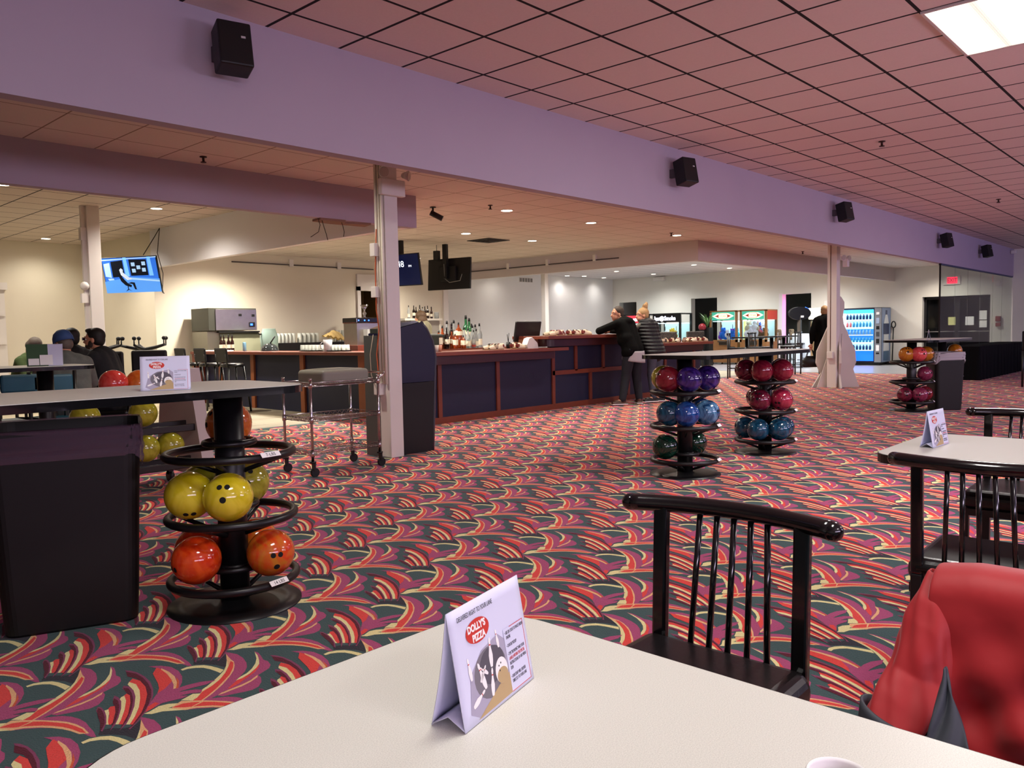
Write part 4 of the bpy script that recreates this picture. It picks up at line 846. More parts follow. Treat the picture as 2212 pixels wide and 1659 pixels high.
# bottles
BOT = {}
def bottle(nm, prof, glass, label=None, cap=None, liquid=None):
    g = thing('liquor_bottle', 'bottle', 'bottle', (0, 0, 0)); MB().lathe(prof, seg=18).build('glass', glass, g)
    H = prof[-1][1]; R_ = max(r for r, z in prof)
    if liquid: MB().lathe([(0, .006), (R_*.93, .008), (R_*.93, H*liquid[1]), (0, H*liquid[1])], seg=18).build('liquid', liquid[0], g)
    if label: MB().lathe([(R_*1.01, label[1]*H), (R_*1.01, label[2]*H)], seg=18).build('label', label[0], g)
    MB().cyl((0, 0, H-.005), (0, 0, H+.035), .014, .011, 10).build('cap', cap or BLKM, g)
    BOT[nm] = g; return g
std = [(0, 0), (.036, 0), (.038, .01), (.038, .18), (.03, .215), (.014, .245), (.013, .3)]
beer = [(0, 0), (.03, 0), (.031, .01), (.031, .13), (.026, .16), (.013, .185), (.013, .235)]
big = [(0, 0), (.075, 0), (.08, .02), (.08, .2), (.07, .26), (.03, .31), (.015, .34), (.014, .37)]
AMB = mat('amber_liquor', '7a3414', .1, coat=.5); DKG = mat('dark_bottle_glass', '1a0e0c', .12, coat=.5); GRG = mat('green_bottle_glass', '2e7a48', .1, coat=.5, trans=.4); CLG = mat('clear_bottle_glass', 'c9cfd0', .08, trans=.7, ior=1.2); BRG = mat('brown_beer_glass', '2a100a', .12, coat=.5); LBW = mat('label_cream', 'dcd4bc', .6); LBR = mat('label_red', 'a8382c', .6); PNK = mat('pink_liquor', 'b04450', .15, coat=.4)
bottle('clear', std, CLG, (LBW, .12, .4)); bottle('amber', std, AMB, (LBW, .3, .55)); bottle('dark', std, DKG, (LBW, .25, .5)); bottle('green', std, GRG, (LBW, .3, .6), cap=BLKM)
bottle('handle', big, AMB, (LBW, .55, .72)); bottle('pink', std, CLG, (LBR, .08, .2), liquid=(PNK, .3)); bottle('beer', beer, BRG, (LBW, .2, .45)); bottle('flat', [(0, 0), (.05, 0), (.052, .01), (.052, .15), (.02, .19), (.014, .22)], AMB, (LBW, .3, .7))
used = set()
def putb(k, loc, lb, s=1, grp='liquor bottles on the back bar'):
    o = dup(BOT[k], loc, random.uniform(0, 6), lb, grp); o.scale = (s, s, s); return o
rows = [('amber', 894, 10.3, 1.15), ('clear', 900, 10.35, 1.3), ('clear', 966, 10.4, 1.45), ('amber', 956, 10.1, 1.2), ('flat', 948, 10.0, 1.25), ('dark', 965, 10.0, 1.1), ('dark', 976, 10.25, 1.35), ('amber', 976, 10.0, 1.0), ('clear', 981, 10.45, 1.5), ('flat', 983, 9.95, 1.0),
        ('handle', 991, 10.15, 1.12), ('green', 1007, 10.4, 1.75), ('green', 1014, 10.3, 1.6), ('clear', 1003, 10.05, 1.1), ('clear', 1011, 9.95, 1.05), ('dark', 1019, 10.35, 1.3), ('clear', 1021, 10.1, 1.2), ('pink', 1023, 9.95, .95), ('clear', 1027, 10.3, 1.25), ('clear', 1036, 10.2, 1.3), ('flat', 1001, 9.93, .9), ('clear', 1029, 9.95, 1.0)]
names = {'amber': 'amber whiskey bottle', 'clear': 'clear spirit bottle', 'flat': 'squat amber bottle', 'dark': 'dark bottle with cream label', 'handle': 'largest bottle, wide brown handle jug', 'green': 'tall green bottle', 'pink': 'bottle with pink liquid', 'beer': 'brown beer bottle'}
ordn = ['first', 'second', 'third', 'fourth', 'fifth', 'sixth', 'seventh', 'eighth', 'ninth']; cn = {}
for k, px, y_, s in sorted(rows[2:], key=lambda r: r[1]):
    cn[k] = cn.get(k, 0)+1; x_ = ony(px, 730, y_).x
    putb(k, (x_, y_, .99), names[k]+' in the back bar cluster'+('' if k in ('handle', 'pink') else ', %s such from the left' % ordn[cn[k]-1]), s)
# white shelf unit with bottles against the bar wall
g = thing('white_shelf_unit', 'white cabinet with a flat top of bottles behind the bartender', 'shelf', (13.7, 15.7, 0))
xa, xb = ony(872, 690, 15.6).x, ony(953, 690, 15.6).x; zt = ony(912, 688, 15.6).z
MB().lo((xa, 15.55, zt-.05), (xb, 16.05, zt)).build('top', mat('shelf_white', 'ddd8cc', .5), g, world=True); MB().lo((xa+.05, 15.62, 0), (xb-.06, 16.0, zt-.05)).build('cabinet_body', mat('shelf_grey', 'a39d92', .6), g, world=True); MB().lo((xb-.06, 15.6, 0), (xb-.01, 16.02, zt-.05)).build('side_panel', MT['shelf_white'], g, world=True)
for i, (px, k, s) in enumerate(((883, 'clear', 1.0), (894, 'dark', 1.0), (899, 'dark', .9), (907, 'dark', 1.05), (913, 'clear', .9), (918, 'dark', .95), (924, 'dark', 1.0), (932, 'beer', 1.15))):
    x_ = ony(px, 680, 15.75).x; putb(k, (x_, 15.75, zt+.001), ['clear bottle at the left end of the white shelf', 'dark wine bottle second on the white shelf', 'slim dark bottle third on the white shelf', 'dark bottle left behind the bartender on the white shelf', 'clear bottle right above the bartender head', 'short dark bottle behind the bartender head', 'tall dark bottle right of the bartender head', 'brown bottle right of the bartender on the white shelf'][i], s, 'bottles on the white shelf')
x_ = ony(943, 680, 15.75).x; obj1('glass_jar', MB().lathe([(0, 0), (.06, 0), (.06, .16), (.05, .17), (.05, .17)], (x_, 15.75, zt+.001), 18), CLG, 'small clear jar at the right end of the white shelf', 'jar')
# beer bottles and can on the left counter
for i, (px, dy) in enumerate(((478, 0), (484, .12), (494, 0), (502, .1))):
    p = onz(px, 757, 1.0); putb('beer', (7.5+dy, onx(px, 750, 7.5+dy).y, 1.001), 'brown beer bottle on the left counter before the ice machine, %s from the left' % ordn[i], 1.15, 'beer bottles on the left counter')
p = onx(528, 745, 7.5); g = thing('drink_can', 'tall pale blue drink can on the left counter', 'can', (7.5, p.y, 1.0))
MB().lathe([(0, 0), (.026, 0), (.033, .01), (.033, .15), (.026, .165), (0, .165)], seg=20).build('can_body', mat('can_blue', '7fb0c8', .3, metal=.5), g)
for k in BOT.values():
    for c in kids(k): bpy.data.objects.remove(c, do_unlink=True)
    bpy.data.objects.remove(k, do_unlink=True)
# ice machine
x0, x1 = ony(452, 700, 15.2).x, ony(555, 700, 15.2).x
g = thing('ice_machine', 'stainless steel ice machine on a slanted-door bin at the cream wall', 'ice machine', ((x0+x1)/2, 15.5, 0))
MB().lo((x0+.14, 15.2, 1.40), (x1, 15.24, 1.83), bev=.008).build('front_panel', STEEL, g, world=True); MB().lo((x0, 15.22, 1.40), (x1, 15.95, 1.85)).build('machine_body', mat('machine_grey', '3b3c33', .5), g, world=True)
MB().lo((x0+.0, 15.3, .0), (x1+.02, 15.95, 1.38)).build('bin', mat('bin_steel', '8d897b', .4, metal=.5), g, world=True)
MB().prism([(15.28, 1.36), (15.08, .95), (15.3, .95)], lambda u, v: (x0+.25, u, v), lambda u, v: (x1+.08, u, v)).build('bin_door', mat('door_olive', '6b6c58', .4), g, world=True); MB().lo((x0+.2, 15.2, 1.355), (x1+.06, 15.3, 1.385)).build('lid_edge', BLKM, g, world=True)
q = ony(545, 701, 15.19); MB().lo((q.x-.07, 15.18, q.z-.05), (q.x+.06, 15.2, q.z+.05), bev=.01).build('display', BLKM, g, world=True); MB().lo((q.x-.05, 15.17, q.z-.02), (q.x+.0, 15.182, q.z+.02)).build('blue_screen', mat('blue_led', '2040ff', .4, emis='3870ff', est=4), g, world=True)
for px, py in ((519, 680), (547, 681)): q = ony(px, py, 15.19); MB().lo((q.x-.03, 15.185, q.z-.03), (q.x+.03, 15.2, q.z+.02), bev=.004).build('badge', BLKM, g, world=True)
# back counter with glass racks, jugs
g = thing('back_counter', 'low black counter along the cream wall behind the bar', 'counter', (10.3, 15.4, 0))
xa, xb = ony(582, 745, 15.2).x, ony(778, 745, 15.2).x
MB().lo((xa, 14.9, 0), (xb, 15.95, 1.12)).build('counter_body', BLKM, g, world=True)
def glassware(nm, lb, cat, prof, mt=GLASS, grp=None, seg=14): 
    g = thing(nm, lb, cat, (0, 0, 0), 0, grp); MB().lathe(prof, seg=seg).build('glass_body', mt, g); return g
GL2 = mat('glass_frost', 'd9dcd4', .15, trans=.6, ior=1.2)
tum = [(.03, 0), (.038, .12), (.035, .12), (.028, .008), (0, .008), (0, 0), (.03, 0)]
G0 = glassware('drinking_glass', 'x', 'drinking glass', [(.038, 0), (.032, .135), (0, .135), (0, .13), (.028, .13), (.035, 0)], GL2)
n = 0
GLS = [('first', 'second', 'third', 'fourth', 'fifth', 'sixth', 'seventh', 'eighth', 'ninth', 'tenth')][0]
for side, (pxa, pxb, cnt) in {'left': (602, 638, 10), 'middle': (648, 690, 10), 'right': (720, 768, 10)}.items():
    for i in range(cnt):
        x_ = ony(pxa+(pxb-pxa)*i/(cnt-1), 740, 15.0).x; dup(G0, (x_, 15.0+.1*(i % 2), 1.121), 0, 'upturned glass on the back counter, %s rack, %s from the left' % (side, GLS[i]), 'upturned glasses on the back counter').scale = (1.25, 1.25, 1.5 if side != 'right' else 1.9)
# trays of glasses on the left counter
for tn, (pxa, pxb) in (('left tray', (655, 702)), ('right tray', (708, 750))):
    ya, yb = onx(pxa, 753, 7.45).y, onx(pxb, 753, 7.45).y
    g = thing('serving_tray', 'black oval serving tray on the left counter, %s' % tn, 'tray', (7.45, (ya+yb)/2, 1.0))
    a, b_ = .17, abs(ya-yb)/2+.05
    MB().lathe([(0, .004), (.95, .004), (1.0, .022), (1.02, .022), (.96, 0), (0, 0)], seg=36, sx=a, sy=b_).build('tray_body', BLK, g)
    for i in range(6):
        for r_ in (0, 1):
            dup(G0, (7.40+.09*r_, ya+(yb-ya)*(i+.5)/6, 1.006), 0, 'upturned glass on the %s of the left counter, %s row, %s along' % (tn, ('front', 'back')[r_], GLS[i]), 'glasses on the serving trays').scale = (.95, .95, .75)
for c in kids(G0): bpy.data.objects.remove(c, do_unlink=True)
bpy.data.objects.remove(G0, do_unlink=True)
def pitcher(loc, lb, s=1, mt=GL2):
    g = thing('pitcher', lb, 'pitcher', loc, 0); MB().lathe([(0, 0), (.06, 0), (.075, .2), (.072, .2), (.056, .008), (0, .008)], seg=20).build('jug_body', mt, g)
    MB().tube([(.065, 0, .03), (.12, 0, .05), (.125, 0, .13), (.075, 0, .17)], .008, 8).build('handle', mt, g); g.scale = (s, s, s); g.rotation_euler = (0, 0, math.radians(130))
p = onx(705, 755, 7.3); pitcher((7.33, p.y, 1.0), 'clear plastic pitcher standing between the two trays', .95, mat('pitcher_clear', 'd9d6d8', .25, trans=.35, ior=1.2))
p = ony(582, 745, 14.6); g = thing('beverage_dispenser', 'pale green glass beverage dispenser left of the glass racks', 'jar', (p.x, 14.6, .95)); MB().lathe([(0, 0), (.14, 0), (.17, .08), (.18, .3), (.14, .42), (.13, .46), (.13, .47), (0, .47)], seg=24).build('jar_body', mat('green_tint_glass', 'a0b8b0', .15, trans=.4, ior=1.2), g); MB().cyl((-.22, 0, .36), (-.17, 0, .36), .02).build('tap', BLKM, g)
p = onx(583, 757, 7.6); g = thing('glass_cloche', 'dark glass bowl with a ladle on the left counter', 'bowl', (7.6, p.y, 1.0)); MB().lathe([(.16, 0), (.15, .06), (.1, .11), (.03, .14), (0, .14)], seg=24).build('bowl_body', mat('smoke_glass', '30383a', .1, trans=.4, coat=.5), g); MB().cyl((.0, 0, .12), (.05, -.1, .26), .012).build('ladle', BLKM, g)
# ice-cream / drink machine behind the column
p = ony(797, 750, 10.9); x_ = p.x
g = thing('drink_machine', 'black and steel drink machine with blue lights beside the near column', 'drink machine', (x_, 11, 1.0)); w = .24; x0_, x1_ = ony(770, 700, 10.9).x, ony(822, 700, 10.9).x
zz = [ony(795, v, 10.9).z for v in (686, 698, 745)]
MB().lo((x0_, 10.9, zz[1]), (x1_, 11.3, zz[0]), bev=.015).build('head', BLK, g, world=True); MB().lo((x0_+.03, 10.93, zz[2]), (x1_, 11.3, zz[1])).build('steel_body', STEEL, g, world=True)
for px in (775, 788, 797): q = ony(px, 692, 10.89); MB().sph((q.x, 10.895, q.z), .012, 8, 6).build('blue_light', MT['blue_led'], g, world=True)
MB().box((x0_+.26, 10.88, zz[2]+.15), (.2, .12, .22)).build('glass_jug', GL2, g, world=True)
MB().lo((x0_-.1, 10.75, zz[2]-.14), (x1_+.1, 11.4, zz[2])).build('wood_stand', CHERRY, g, world=True); MB().lo((x0_, 10.85, 0), (x1_, 11.3, zz[2]-.14)).build('stand_base', CHERRYD, g, world=True)
# towel and trophy
p = ony(722, 728, 14.7); o = MB(); o.grid(16, 16, lambda u, v: (p.x-.22+.5*u, 14.55+.3*v, 1.15+.16*math.sin(u*PI)*math.sin(v*PI)+.02*math.sin(u*25+v*9)+.1*(1-u))); obj1('towel', o, mat('towel_tan', 'b39a63', .95, noise=.2), 'crumpled tan towel beside the glass racks', 'towel')
p = ony(787, 672, 15.6); g = thing('trophy', 'dark trophy with a silver cup on top standing before the bar doorway', 'trophy', (p.x, 15.6, 1.12)); z0 = ony(787, 683, 15.6).z-1.12; MB().lo((-.11, -.1, 0), (.11, .1, z0-.05)).build('plinth', BLKM, g); MB().lathe([(0, 0), (.06, 0), (.02, .05), (.05, .12), (.02, .16), (.02, .2), (.10, .32), (.09, .32), (0, .22)], (0, 0, z0-.05), 18).build('cup', CHROME, g)
MB().lo((-.2, -.2, -1.12), (.25, .2, 0)).build('stand', BLKM, g)
# point of sale screen
p = ony(1142, 722, 8.48); g = thing('register_screen', 'black register touch screen seen from behind on the counter', 'monitor', (p.x, 8.5, 1.0))
xa, xb = ony(1120, 720, 8.45).x, ony(1168, 720, 8.45).x; hw = (xb-xa)/2; cx = (xa+xb)/2-p.x
sc = MB().box((cx, 0, .26), (2*hw, .045, .33), (math.radians(12), 0, math.radians(-6)), bev=.012).build('screen_housing', mat('dark_plastic', '161112', .4), g); MB().box((cx, .02, .06), (.2, .2, .12), bev=.02).build('foot', BLKM, g)
MB().box((cx+.05, -.035, .33), (.3, .01, .02), (math.radians(12), 0, math.radians(-6))).build('vent_slot', BLKM, g)
p = ony(1150, 745, 8.05); g = thing('receipt_printer', 'small white card printer beside the register screen', 'printer', (p.x, 8.1, 1.0)); MB().prism([(-.1, 0), (.14, 0), (.12, .08), (.0, .17), (-.07, .15), (-.12, .06)], lambda u, v: (u, -.05, v), lambda u, v: (u, .06, v)).build('printer_body', mat('printer_white', 'cfc8c0', .5), g)
p = ony(1102, 735, 8.6); g = thing('pen_pot', 'black pot of pens on the counter left of the register screen', 'pen pot', (p.x-.1, 8.55, 1.0)); MB().cyl((0, 0, 0), (0, 0, .1), .035).build('pot', BLKM, g); MB().cyl((0, 0, .05), (.02, 0, .24), .005).cyl((.01, 0, .05), (-.02, 0, .22), .005).build('pen', BLKM, g)
# two paper cups
for i, px in enumerate((942, 949)): p = onz(px, 752, 1.01); obj1('paper_cup', MB().lathe([(0, 0), (.03, 0), (.038, .09), (0, .09)], (ony(px, 750, 8.25).x, 8.25, 1.001), 14), mat('cup_tint%d' % i, ('c8beb0', 'c98a6c')[i], .6), ('pale', 'orange-tinted')[i]+' paper cup at the left end of the bar front', 'cup')
# rental shoes
SH = [mat('shoe_cream', 'c9b79c', .5), mat('shoe_maroon', '6e2420', .5), mat('shoe_dark', '2a2120', .5)]
def shoe(up, acc):
    g = thing('bowling_shoe', 'x', 'shoe', (0, 0, 0)); L = .28
    MB().slab([(L*(.5+.5*math.cos(a)) if math.cos(a) > 0 else L*(.5+.5*math.cos(a)), .045*math.sin(a)*(1+.15*math.cos(a))) for a in [i*PI/12 for i in range(24)]], 0, .016).build('sole', mat('shoe_sole', '9a7a58', .6), g)
    def up_(u, v):
        x_ = L*(.03+.94*u); h = .085-.05*u if u > .35 else .075; w = .043*(math.sin(PI*(.12+.80*u))**.5)
        a = PI*v; return (x_, w*math.cos(a), .016+h*math.sin(a)*(1 if u < .96 else .6))
    MB().grid(14, 10, up_).build('upper', up, g, smooth=True)
    MB().box((L*.45, 0, .076), (.08, .034, .012), (0, .25, 0), bev=.004).build('laces', acc, g); MB().box((.026, 0, .05), (.035, .068, .055), bev=.014).build('heel_counter', acc, g); return g
S0 = [shoe(SH[0], SH[1]), shoe(SH[2], SH[0]), shoe(SH[1], SH[0])]
def shoes(pairs, z, y_, where, dz=0):
    for i, (px, k, rz) in enumerate(pairs):
        x_ = ony(px, 740, y_).x
        for s in (0, 1):
            o = dup(S0[k], (x_, y_-.06+.12*s, z+.001), math.radians(rz), '%s bowling shoe on the %s, pair %s from the left, %s one' % (('cream and maroon', 'dark', 'maroon')[k], where, GLS[i], ('front', 'back')[s]), 'rental bowling shoes on the %s' % where)
shoes([(1062, 1, 20), (1082, 0, 170), (1110, 0, 15)], 1.0, 8.12, 'bar front'); shoes([(1196, 2, 10), (1212, 0, 160), (1232, 0, 20), (1252, 0, 5)], 1.185, 8.15, 'raised counter')
shoes([(1426, 1, 20), (1442, 0, 20), (1460, 0, 200), (1472, 2, 30), (1486, 0, 15), (1498, 0, 190), (1512, 0, 10)], 1.0, 8.12, 'right counter')
for k in S0:
    for c in kids(k): bpy.data.objects.remove(c, do_unlink=True)
    bpy.data.objects.remove(k, do_unlink=True)
# low cards and menus on the counter
obj1('white_menu', MB().lo((7.2, 13.9, 1.001), (7.45, 14.7, 1.02)), PAPERL, 'flat white menu lying on the left counter end', 'menu')
# bar stools
def stool(loc, rz, lb):
    g = thing('bar_stool', lb, 'bar stool', loc, rz, 'black bar stools at the left counter')
    MB().lathe([(0, .82), (.17, .82), (.2, .80), (.2, .77), (.18, .76), (0, .76)], seg=26).build('seat', VINYL, g)
    MB().box((0, -.19, .96), (.42, .03, .24), (.1, 0, 0), bev=.02).build('backrest', BLKM, g)
    for sx in (-1, 1):
        MB().cyl((sx*.16, -.17, .76), (sx*.17, -.2, .98), .014).build('back_post', BLKP, g)
        for sy in (-1, 1): MB().cyl((sx*.13, sy*.13, .77), (sx*.2, sy*.2, 0), .016).build('leg', BLKP, g)
    MB().tube([(sx, sy, .3) for sx, sy in rrect(-.18, -.18, .18, .18, .05)], .01, 8, True).build('footrest', BLKP, g); return g
s0 = stool((6.72, 12.6, 0), math.radians(-90), 'black bar stool at the left counter, nearest')
for i, y_ in enumerate((13.35, 14.1)): dup(s0, (6.72, y_, 0), math.radians(-90), 'black bar stool at the left counter, %s from the near one' % ordn[i+1])
# televisions
def tv(loc, w, h, rz, tilt, lb, front=None):
    g = thing('television', lb, 'television', loc, rz)
    R = Euler((tilt, 0, 0)).to_matrix().to_4x4()
    a = MB().box((0, 0, 0), (w, .045, h), bev=.006).build('housing', BLKM, g); a.data.transform(R)
    a = MB().lo((-w/2+.015, -.026, -h/2+.02), (w/2-.015, -.0235, h/2-.015)).build('screen', front or BLK, g); a.data.transform(R)
    return g, R
DKB = mat('tv_navy', '061238', .2, emis='07174a', est=.3, coat=.4); WLT = mat('tv_white', 'ffffff', .5, emis='e6f2ff', est=1.6)
# hanging screen with clock
g, R = tv((10.14, 12.26, 2.50), 1.05, .62, math.radians(-12), math.radians(10), 'blue hanging television showing the clock, partly hidden by the near column', DKB)
g.location = dep(862, 584, 15.6); g.rotation_euler = (0, 0, math.radians(-78))
t = text('lettering', '8:48', .17, WLT, R@frame_m((-.13, -.0275, .06), (1, 0, 0), (0, 0, 1)), g, 'LEFT'); text('lettering', 'PM', .06, WLT, R@frame_m((.26, -.0275, .05), (1, 0, 0), (0, 0, 1)), g); MB().lo((-.02, -.0285, .02), (.14, -.0265, .032)).build('underline', WLT, g)
MB().lo((-.05, .02, .2), (.05, .10, 3.08-g.location.z)).build('ceiling_pole', BLKM, g)
g, R = tv((11.4, 12.3, 2.48), 1.06, .64, math.radians(102), math.radians(4), 'black television seen from behind, hanging right of the clock screen', BLK)
g.location = dep(971, 592, 16.5); zt = 3.08-g.location.z
MB().lo((-.02, .06, -.1), (.07, .14, zt)).build('ceiling_pole', BLKM, g); MB().box((0, .05, 0), (.4, .05, .3), bev=.01).build('mount_plate', BLKM, g); MB().tube([(.03, .15, .2), (.03, .13, -.1), (-.05, .08, -.18), (-.3, .06, -.15), (-.35, .06, -.02)], .008).build('cable', mat('cable_grey', '77756e', .5), g)
MB().lo((.18, .06, zt-.3), (.3, .14, zt-.12)).build('wall_box', BLKM, g); MB().cyl((.24, .1, zt), (.24, .1, zt-.14), .006).build('cord', BLKM, g)
# lounge television, lit
g, R = tv((6.4, 16, 2.5), 1.2, .68, math.radians(-60), math.radians(12), 'lit television showing a person on a chair in a blue studio, in the lounge', mat('screen_blue', '2050a8', .4, emis='2f6fd6', est=1.0))
g.location = dep(285, 593, 15.3); 
E_ = lambda n, c, s: mat('screen_'+n, c, .4, emis=c, est=s)
def sc_(nm, pts, mt, l=0): MB().prism(pts, lambda u, v: (u, -.027-l, v), lambda u, v: (u, -.0275-l, v)).build(nm, mt, g).data.transform(R)
sc_('screen_floor', [(-.6, -.34), (.6, -.34), (.6, -.09), (0, -.04), (-.6, -.12)], E_('floor', '4f8fe0', .95)); sc_('screen_panel', [(-.56, -.02), (-.43, -.05), (-.43, .24), (-.56, .22)], E_('pale', '9fc4e8', .9)); sc_('screen_panel', [(-.40, -.04), (-.14, -.03), (-.14, .28), (-.40, .26)], E_('dark', '081020', .4))
sc_('screen_panel', [(0, -.02), (.38, -.02), (.38, .28), (0, .29)], MT['screen_dark']); 
for x_ in (-.12, .40): sc_('screen_column', [(x_, -.03), (x_+.09, -.03), (x_+.07, .33), (x_, .33)], E_('column', '6fb0f0', 1.0))
for a_, b_ in ((.04, .16), (.27, .17), (.04, .04), (.26, .05), (.15, .1)): sc_('screen_monitor', [(a_, b_), (a_+.08, b_), (a_+.08, b_+.07), (a_, b_+.07)], MT['screen_pale'], .0004)
sc_('screen_stripe', [(-.6, .28), (.6, .31), (.6, .33), (-.6, .30)], MT['screen_pale']); sc_('screen_stripe', [(.0, -.09), (.6, -.15), (.6, -.12), (.0, -.06)], MT['screen_pale'], .0004); sc_('screen_desk', [(-.5, -.1), (-.38, -.09), (-.4, -.06), (-.52, -.06)], MT['screen_pale'], .0004)
sc_('screen_chair', [(-.28, .0), (-.22, -.02), (-.1, -.16), (-.02, -.2), (-.04, -.24), (-.16, -.2), (-.24, -.12)], MT['screen_dark'], .0008); sc_('screen_person', [(-.24, .1), (-.2, .13), (-.16, .1), (-.17, .05), (-.05, -.05), (.0, -.06), (0, -.09), (-.1, -.1), (-.22, 0)], E_('person', 'c8d8e8', .7), .0006)
sc_('screen_person', [(-.02, -.14), (.05, -.15), (.07, -.28), (.1, -.29), (.03, -.28), (.0, -.18), (-.1, -.16)], MT['screen_dark'], .0008); sc_('screen_chair', [(-.12, -.2), (-.1, -.2), (-.1, -.27), (-.03, -.32), (-.1, -.285), (-.18, -.32), (-.12, -.27)], MT['screen_dark'], .0008)
MB().tube([(.25, .02, .36), (.45, .1, .7), (.5, .2, .88)], .008).tube([(.62, .02, -.3), (.66, .03, -.38), (.6, .06, -.36), (.64, .05, 0), (.5, .1, .4), (.5, .2, .88)], .007).build('cable', BLKM, g); MB().lo((.1, .02, -.05), (.45, .16, .05)).build('wall_arm', BLKM, g)
# hightop table with the green card, plus blue chairs, at left
g = thing('high_table', 'pale high table at the left with a green card, in front of the seated group', 'table', (2.1, 7.9, 0))
MB().slab(rrect(.6, 7.45, 2.73, 8.2, .17, 8), .996, 1.028).build('edge_band', BLK, g, world=True); MB().slab(rrect(.606, 7.456, 2.724, 8.194, .165, 8), 1.02, 1.03).build('tabletop', LAMI, g, world=True)
for x_ in (.9, 2.4): MB().cyl((x_, 7.83, 0), (x_, 7.83, 1.0), .066, seg=24).build('post', BLKP, g, world=True)
p = ony(58, 787, 7.7); g = thing('table_card', 'green and white card standing on the high table at the left', 'table card', (p.x, 7.7, 1.031), math.radians(-25), 'folded table cards')
w = .27; h = .19
MB().box((w/2, 0, h/2), (w, .002, h), (.08, 0, 0)).build('front_panel', PAPERN, g); MB().box((w/2, .04, h/2), (w, .002, h), (-.08, 0, 0)).build('back_panel', PAPER, g)
def q_(nm, a, b_, c, d, mt): MB().lo((w*a, -.0095+.0, h*b_), (w*c, -.0085, h*d)).build(nm, mt, g)
MB().box((w*.8, -.0025, h/2), (w*.4, .001, h*.98), (.08, 0, 0)).build('print_block', PAPER, g); MB().box((w*.2, -.004, h*.2), (w*.3, .001, h*.3), (.08, 0, 0)).build('print_block', PAPERL, g); MB().box((w*.55, -.006, h*.28), (w*.36, .001, h*.46), (.08, 0, 0)).build('print_block', PAPERL, g)
MB().box((w*.18, -.0025+.0, h*.85), (w*.26, .001, h*.16), (.08, 0, 0)).build('print_logo', PAPERR, g)
# ================================================================== ARCADE END
XF = 25.7   # front faces of the machines
def glow(nm, c, s): return mat('lit_'+nm, c, .5, emis=c, est=s)
def yx(px, x=XF): return onx(px, 720, x).y
WOOD = mat('machine_wood', '8a6038', .4, noise=.2, nscale=6)
def crane(pa, pb, ztop, lb, wood, xf=XF, depth=.85, head=None, side=False, inner='c8f0f4'):
    ya, yb = yx(pb, xf), yx(pa, xf); w = yb-ya
    g = thing('claw_machine', lb, 'claw machine', (xf+depth/2, (ya+yb)/2, 0))
    zb, zg, zh = .78, .86, ztop-.36
    MB().lo((xf, ya, .06), (xf+depth, yb, zb), bev=.01).build('cabinet_body', wood, g, world=True)
    f = MB()
    for y_ in (ya, yb-.07):
        for x_ in (xf, xf+depth-.07): f.lo((x_, y_, zb), (x_+.07, y_+.07, ztop-.02))
    f.lo((xf, ya, ztop-.05), (xf+depth, yb, ztop)); f.lo((xf, ya, zb), (xf+.05, yb, zg)); f.build('frame', wood, g, world=True)
    IN = glow('crane_interior', inner, .85)
    MB().lo((xf+depth-.1, ya+.07, zg), (xf+depth-.08, yb-.07, zh)).build('lit_back_panel', mat('crane_back', 'a9c4c8', .3, emis='c8ecf0', est=1.0), g, world=True)  # glow put into the back panel to brighten the machine interior
    MB().lo((xf+.1, ya+.07, zh-.02), (xf+depth-.1, yb-.07, zh)).build('light_panel', glow('crane_light', 'd8fbff', 3.2), g, world=True)
    MB().lo((xf+.005, ya+.07, zg), (xf+.009, yb-.07, zh)).build('front_glass', GP, g, world=True)
    if side: MB().lo((xf+.07, ya+.005, zg), (xf+depth-.07, ya+.009, zh)).build('side_glass', GP, g, world=True)
    for y_ in (ya+w*.35, ya+w*.75): MB().cyl((xf+.4, y_, zh-.3), (xf+.4, y_, zh), .012).sph((xf+.4, y_, zh-.33), .05, 10, 8).tube([(xf+.4, y_-.06, zh-.48), (xf+.4, y_-.08, zh-.4), (xf+.4, y_, zh-.33), (xf+.4, y_+.08, zh-.4), (xf+.4, y_+.06, zh-.48)], .008, 6).build('claw', CHROME, g, world=True)
    MB().lo((xf-.02, ya+w*.35, zb-.1), (xf, ya+w*.65, zb+.02)).box((xf-.06, ya+w*.5, zb+.02), (.16, .3, .05), bev=.01).build('control_panel', mat('panel_dark', '3c3328', .4), g, world=True)
    MB().lo((xf-.012, ya+.08, .30), (xf, ya+w*.33, .62)).build('prize_door', BLKM, g, world=True)
    for x_ in (xf+.08, xf+depth-.08):
        for y_ in (ya+.08, yb-.08): MB().cyl((x_, y_, 0), (x_, y_, .07), .03).build('foot', BLKM, g, world=True)
    return g, ya, yb, zg, zh
def plush(g, ya, yb, zg, h, x0, cols, n, lbw):
    for i in range(n):
        r_ = random.uniform(.09, .14); y_ = random.uniform(ya+.2, yb-.2); x_ = x0+random.uniform(.12, .6); k = random.random()
        c = cols[i % len(cols)]
        o = MB().sph((0, 0, 0), (r_, r_, r_*1.05), 12, 9).sph((r_*.1, 0, r_*1.35), r_*.65, 10, 8).sph((0, r_*.45, r_*1.85), r_*.22, 8, 6).sph((0, -r_*.45, r_*1.85), r_*.22, 8, 6).build('plush_toy', mat('plush_'+c, c, .9, emis=c, est=.38))  # toys get their own glow in place of light inside the machine
        o.location = (x_, y_, zg+r_+h*k*min(1, (n/14))*(1-.5*abs(y_-(ya+yb)/2)/(yb-ya))); tag(o, '%s plush toy in the pile inside the %s' % (PLN.get(c, 'pale'), lbw), 'toy', 'plush toys in the '+lbw)
PLN = {'e8e4f0': 'white', 'd8707c': 'pink', '4a62b8': 'blue', 'd8b040': 'yellow', '70543c': 'brown', '2a6ad0': 'bright blue', '28b0d8': 'turquoise', '7a3ab0': 'violet', 'c8b8a0': 'beige'}
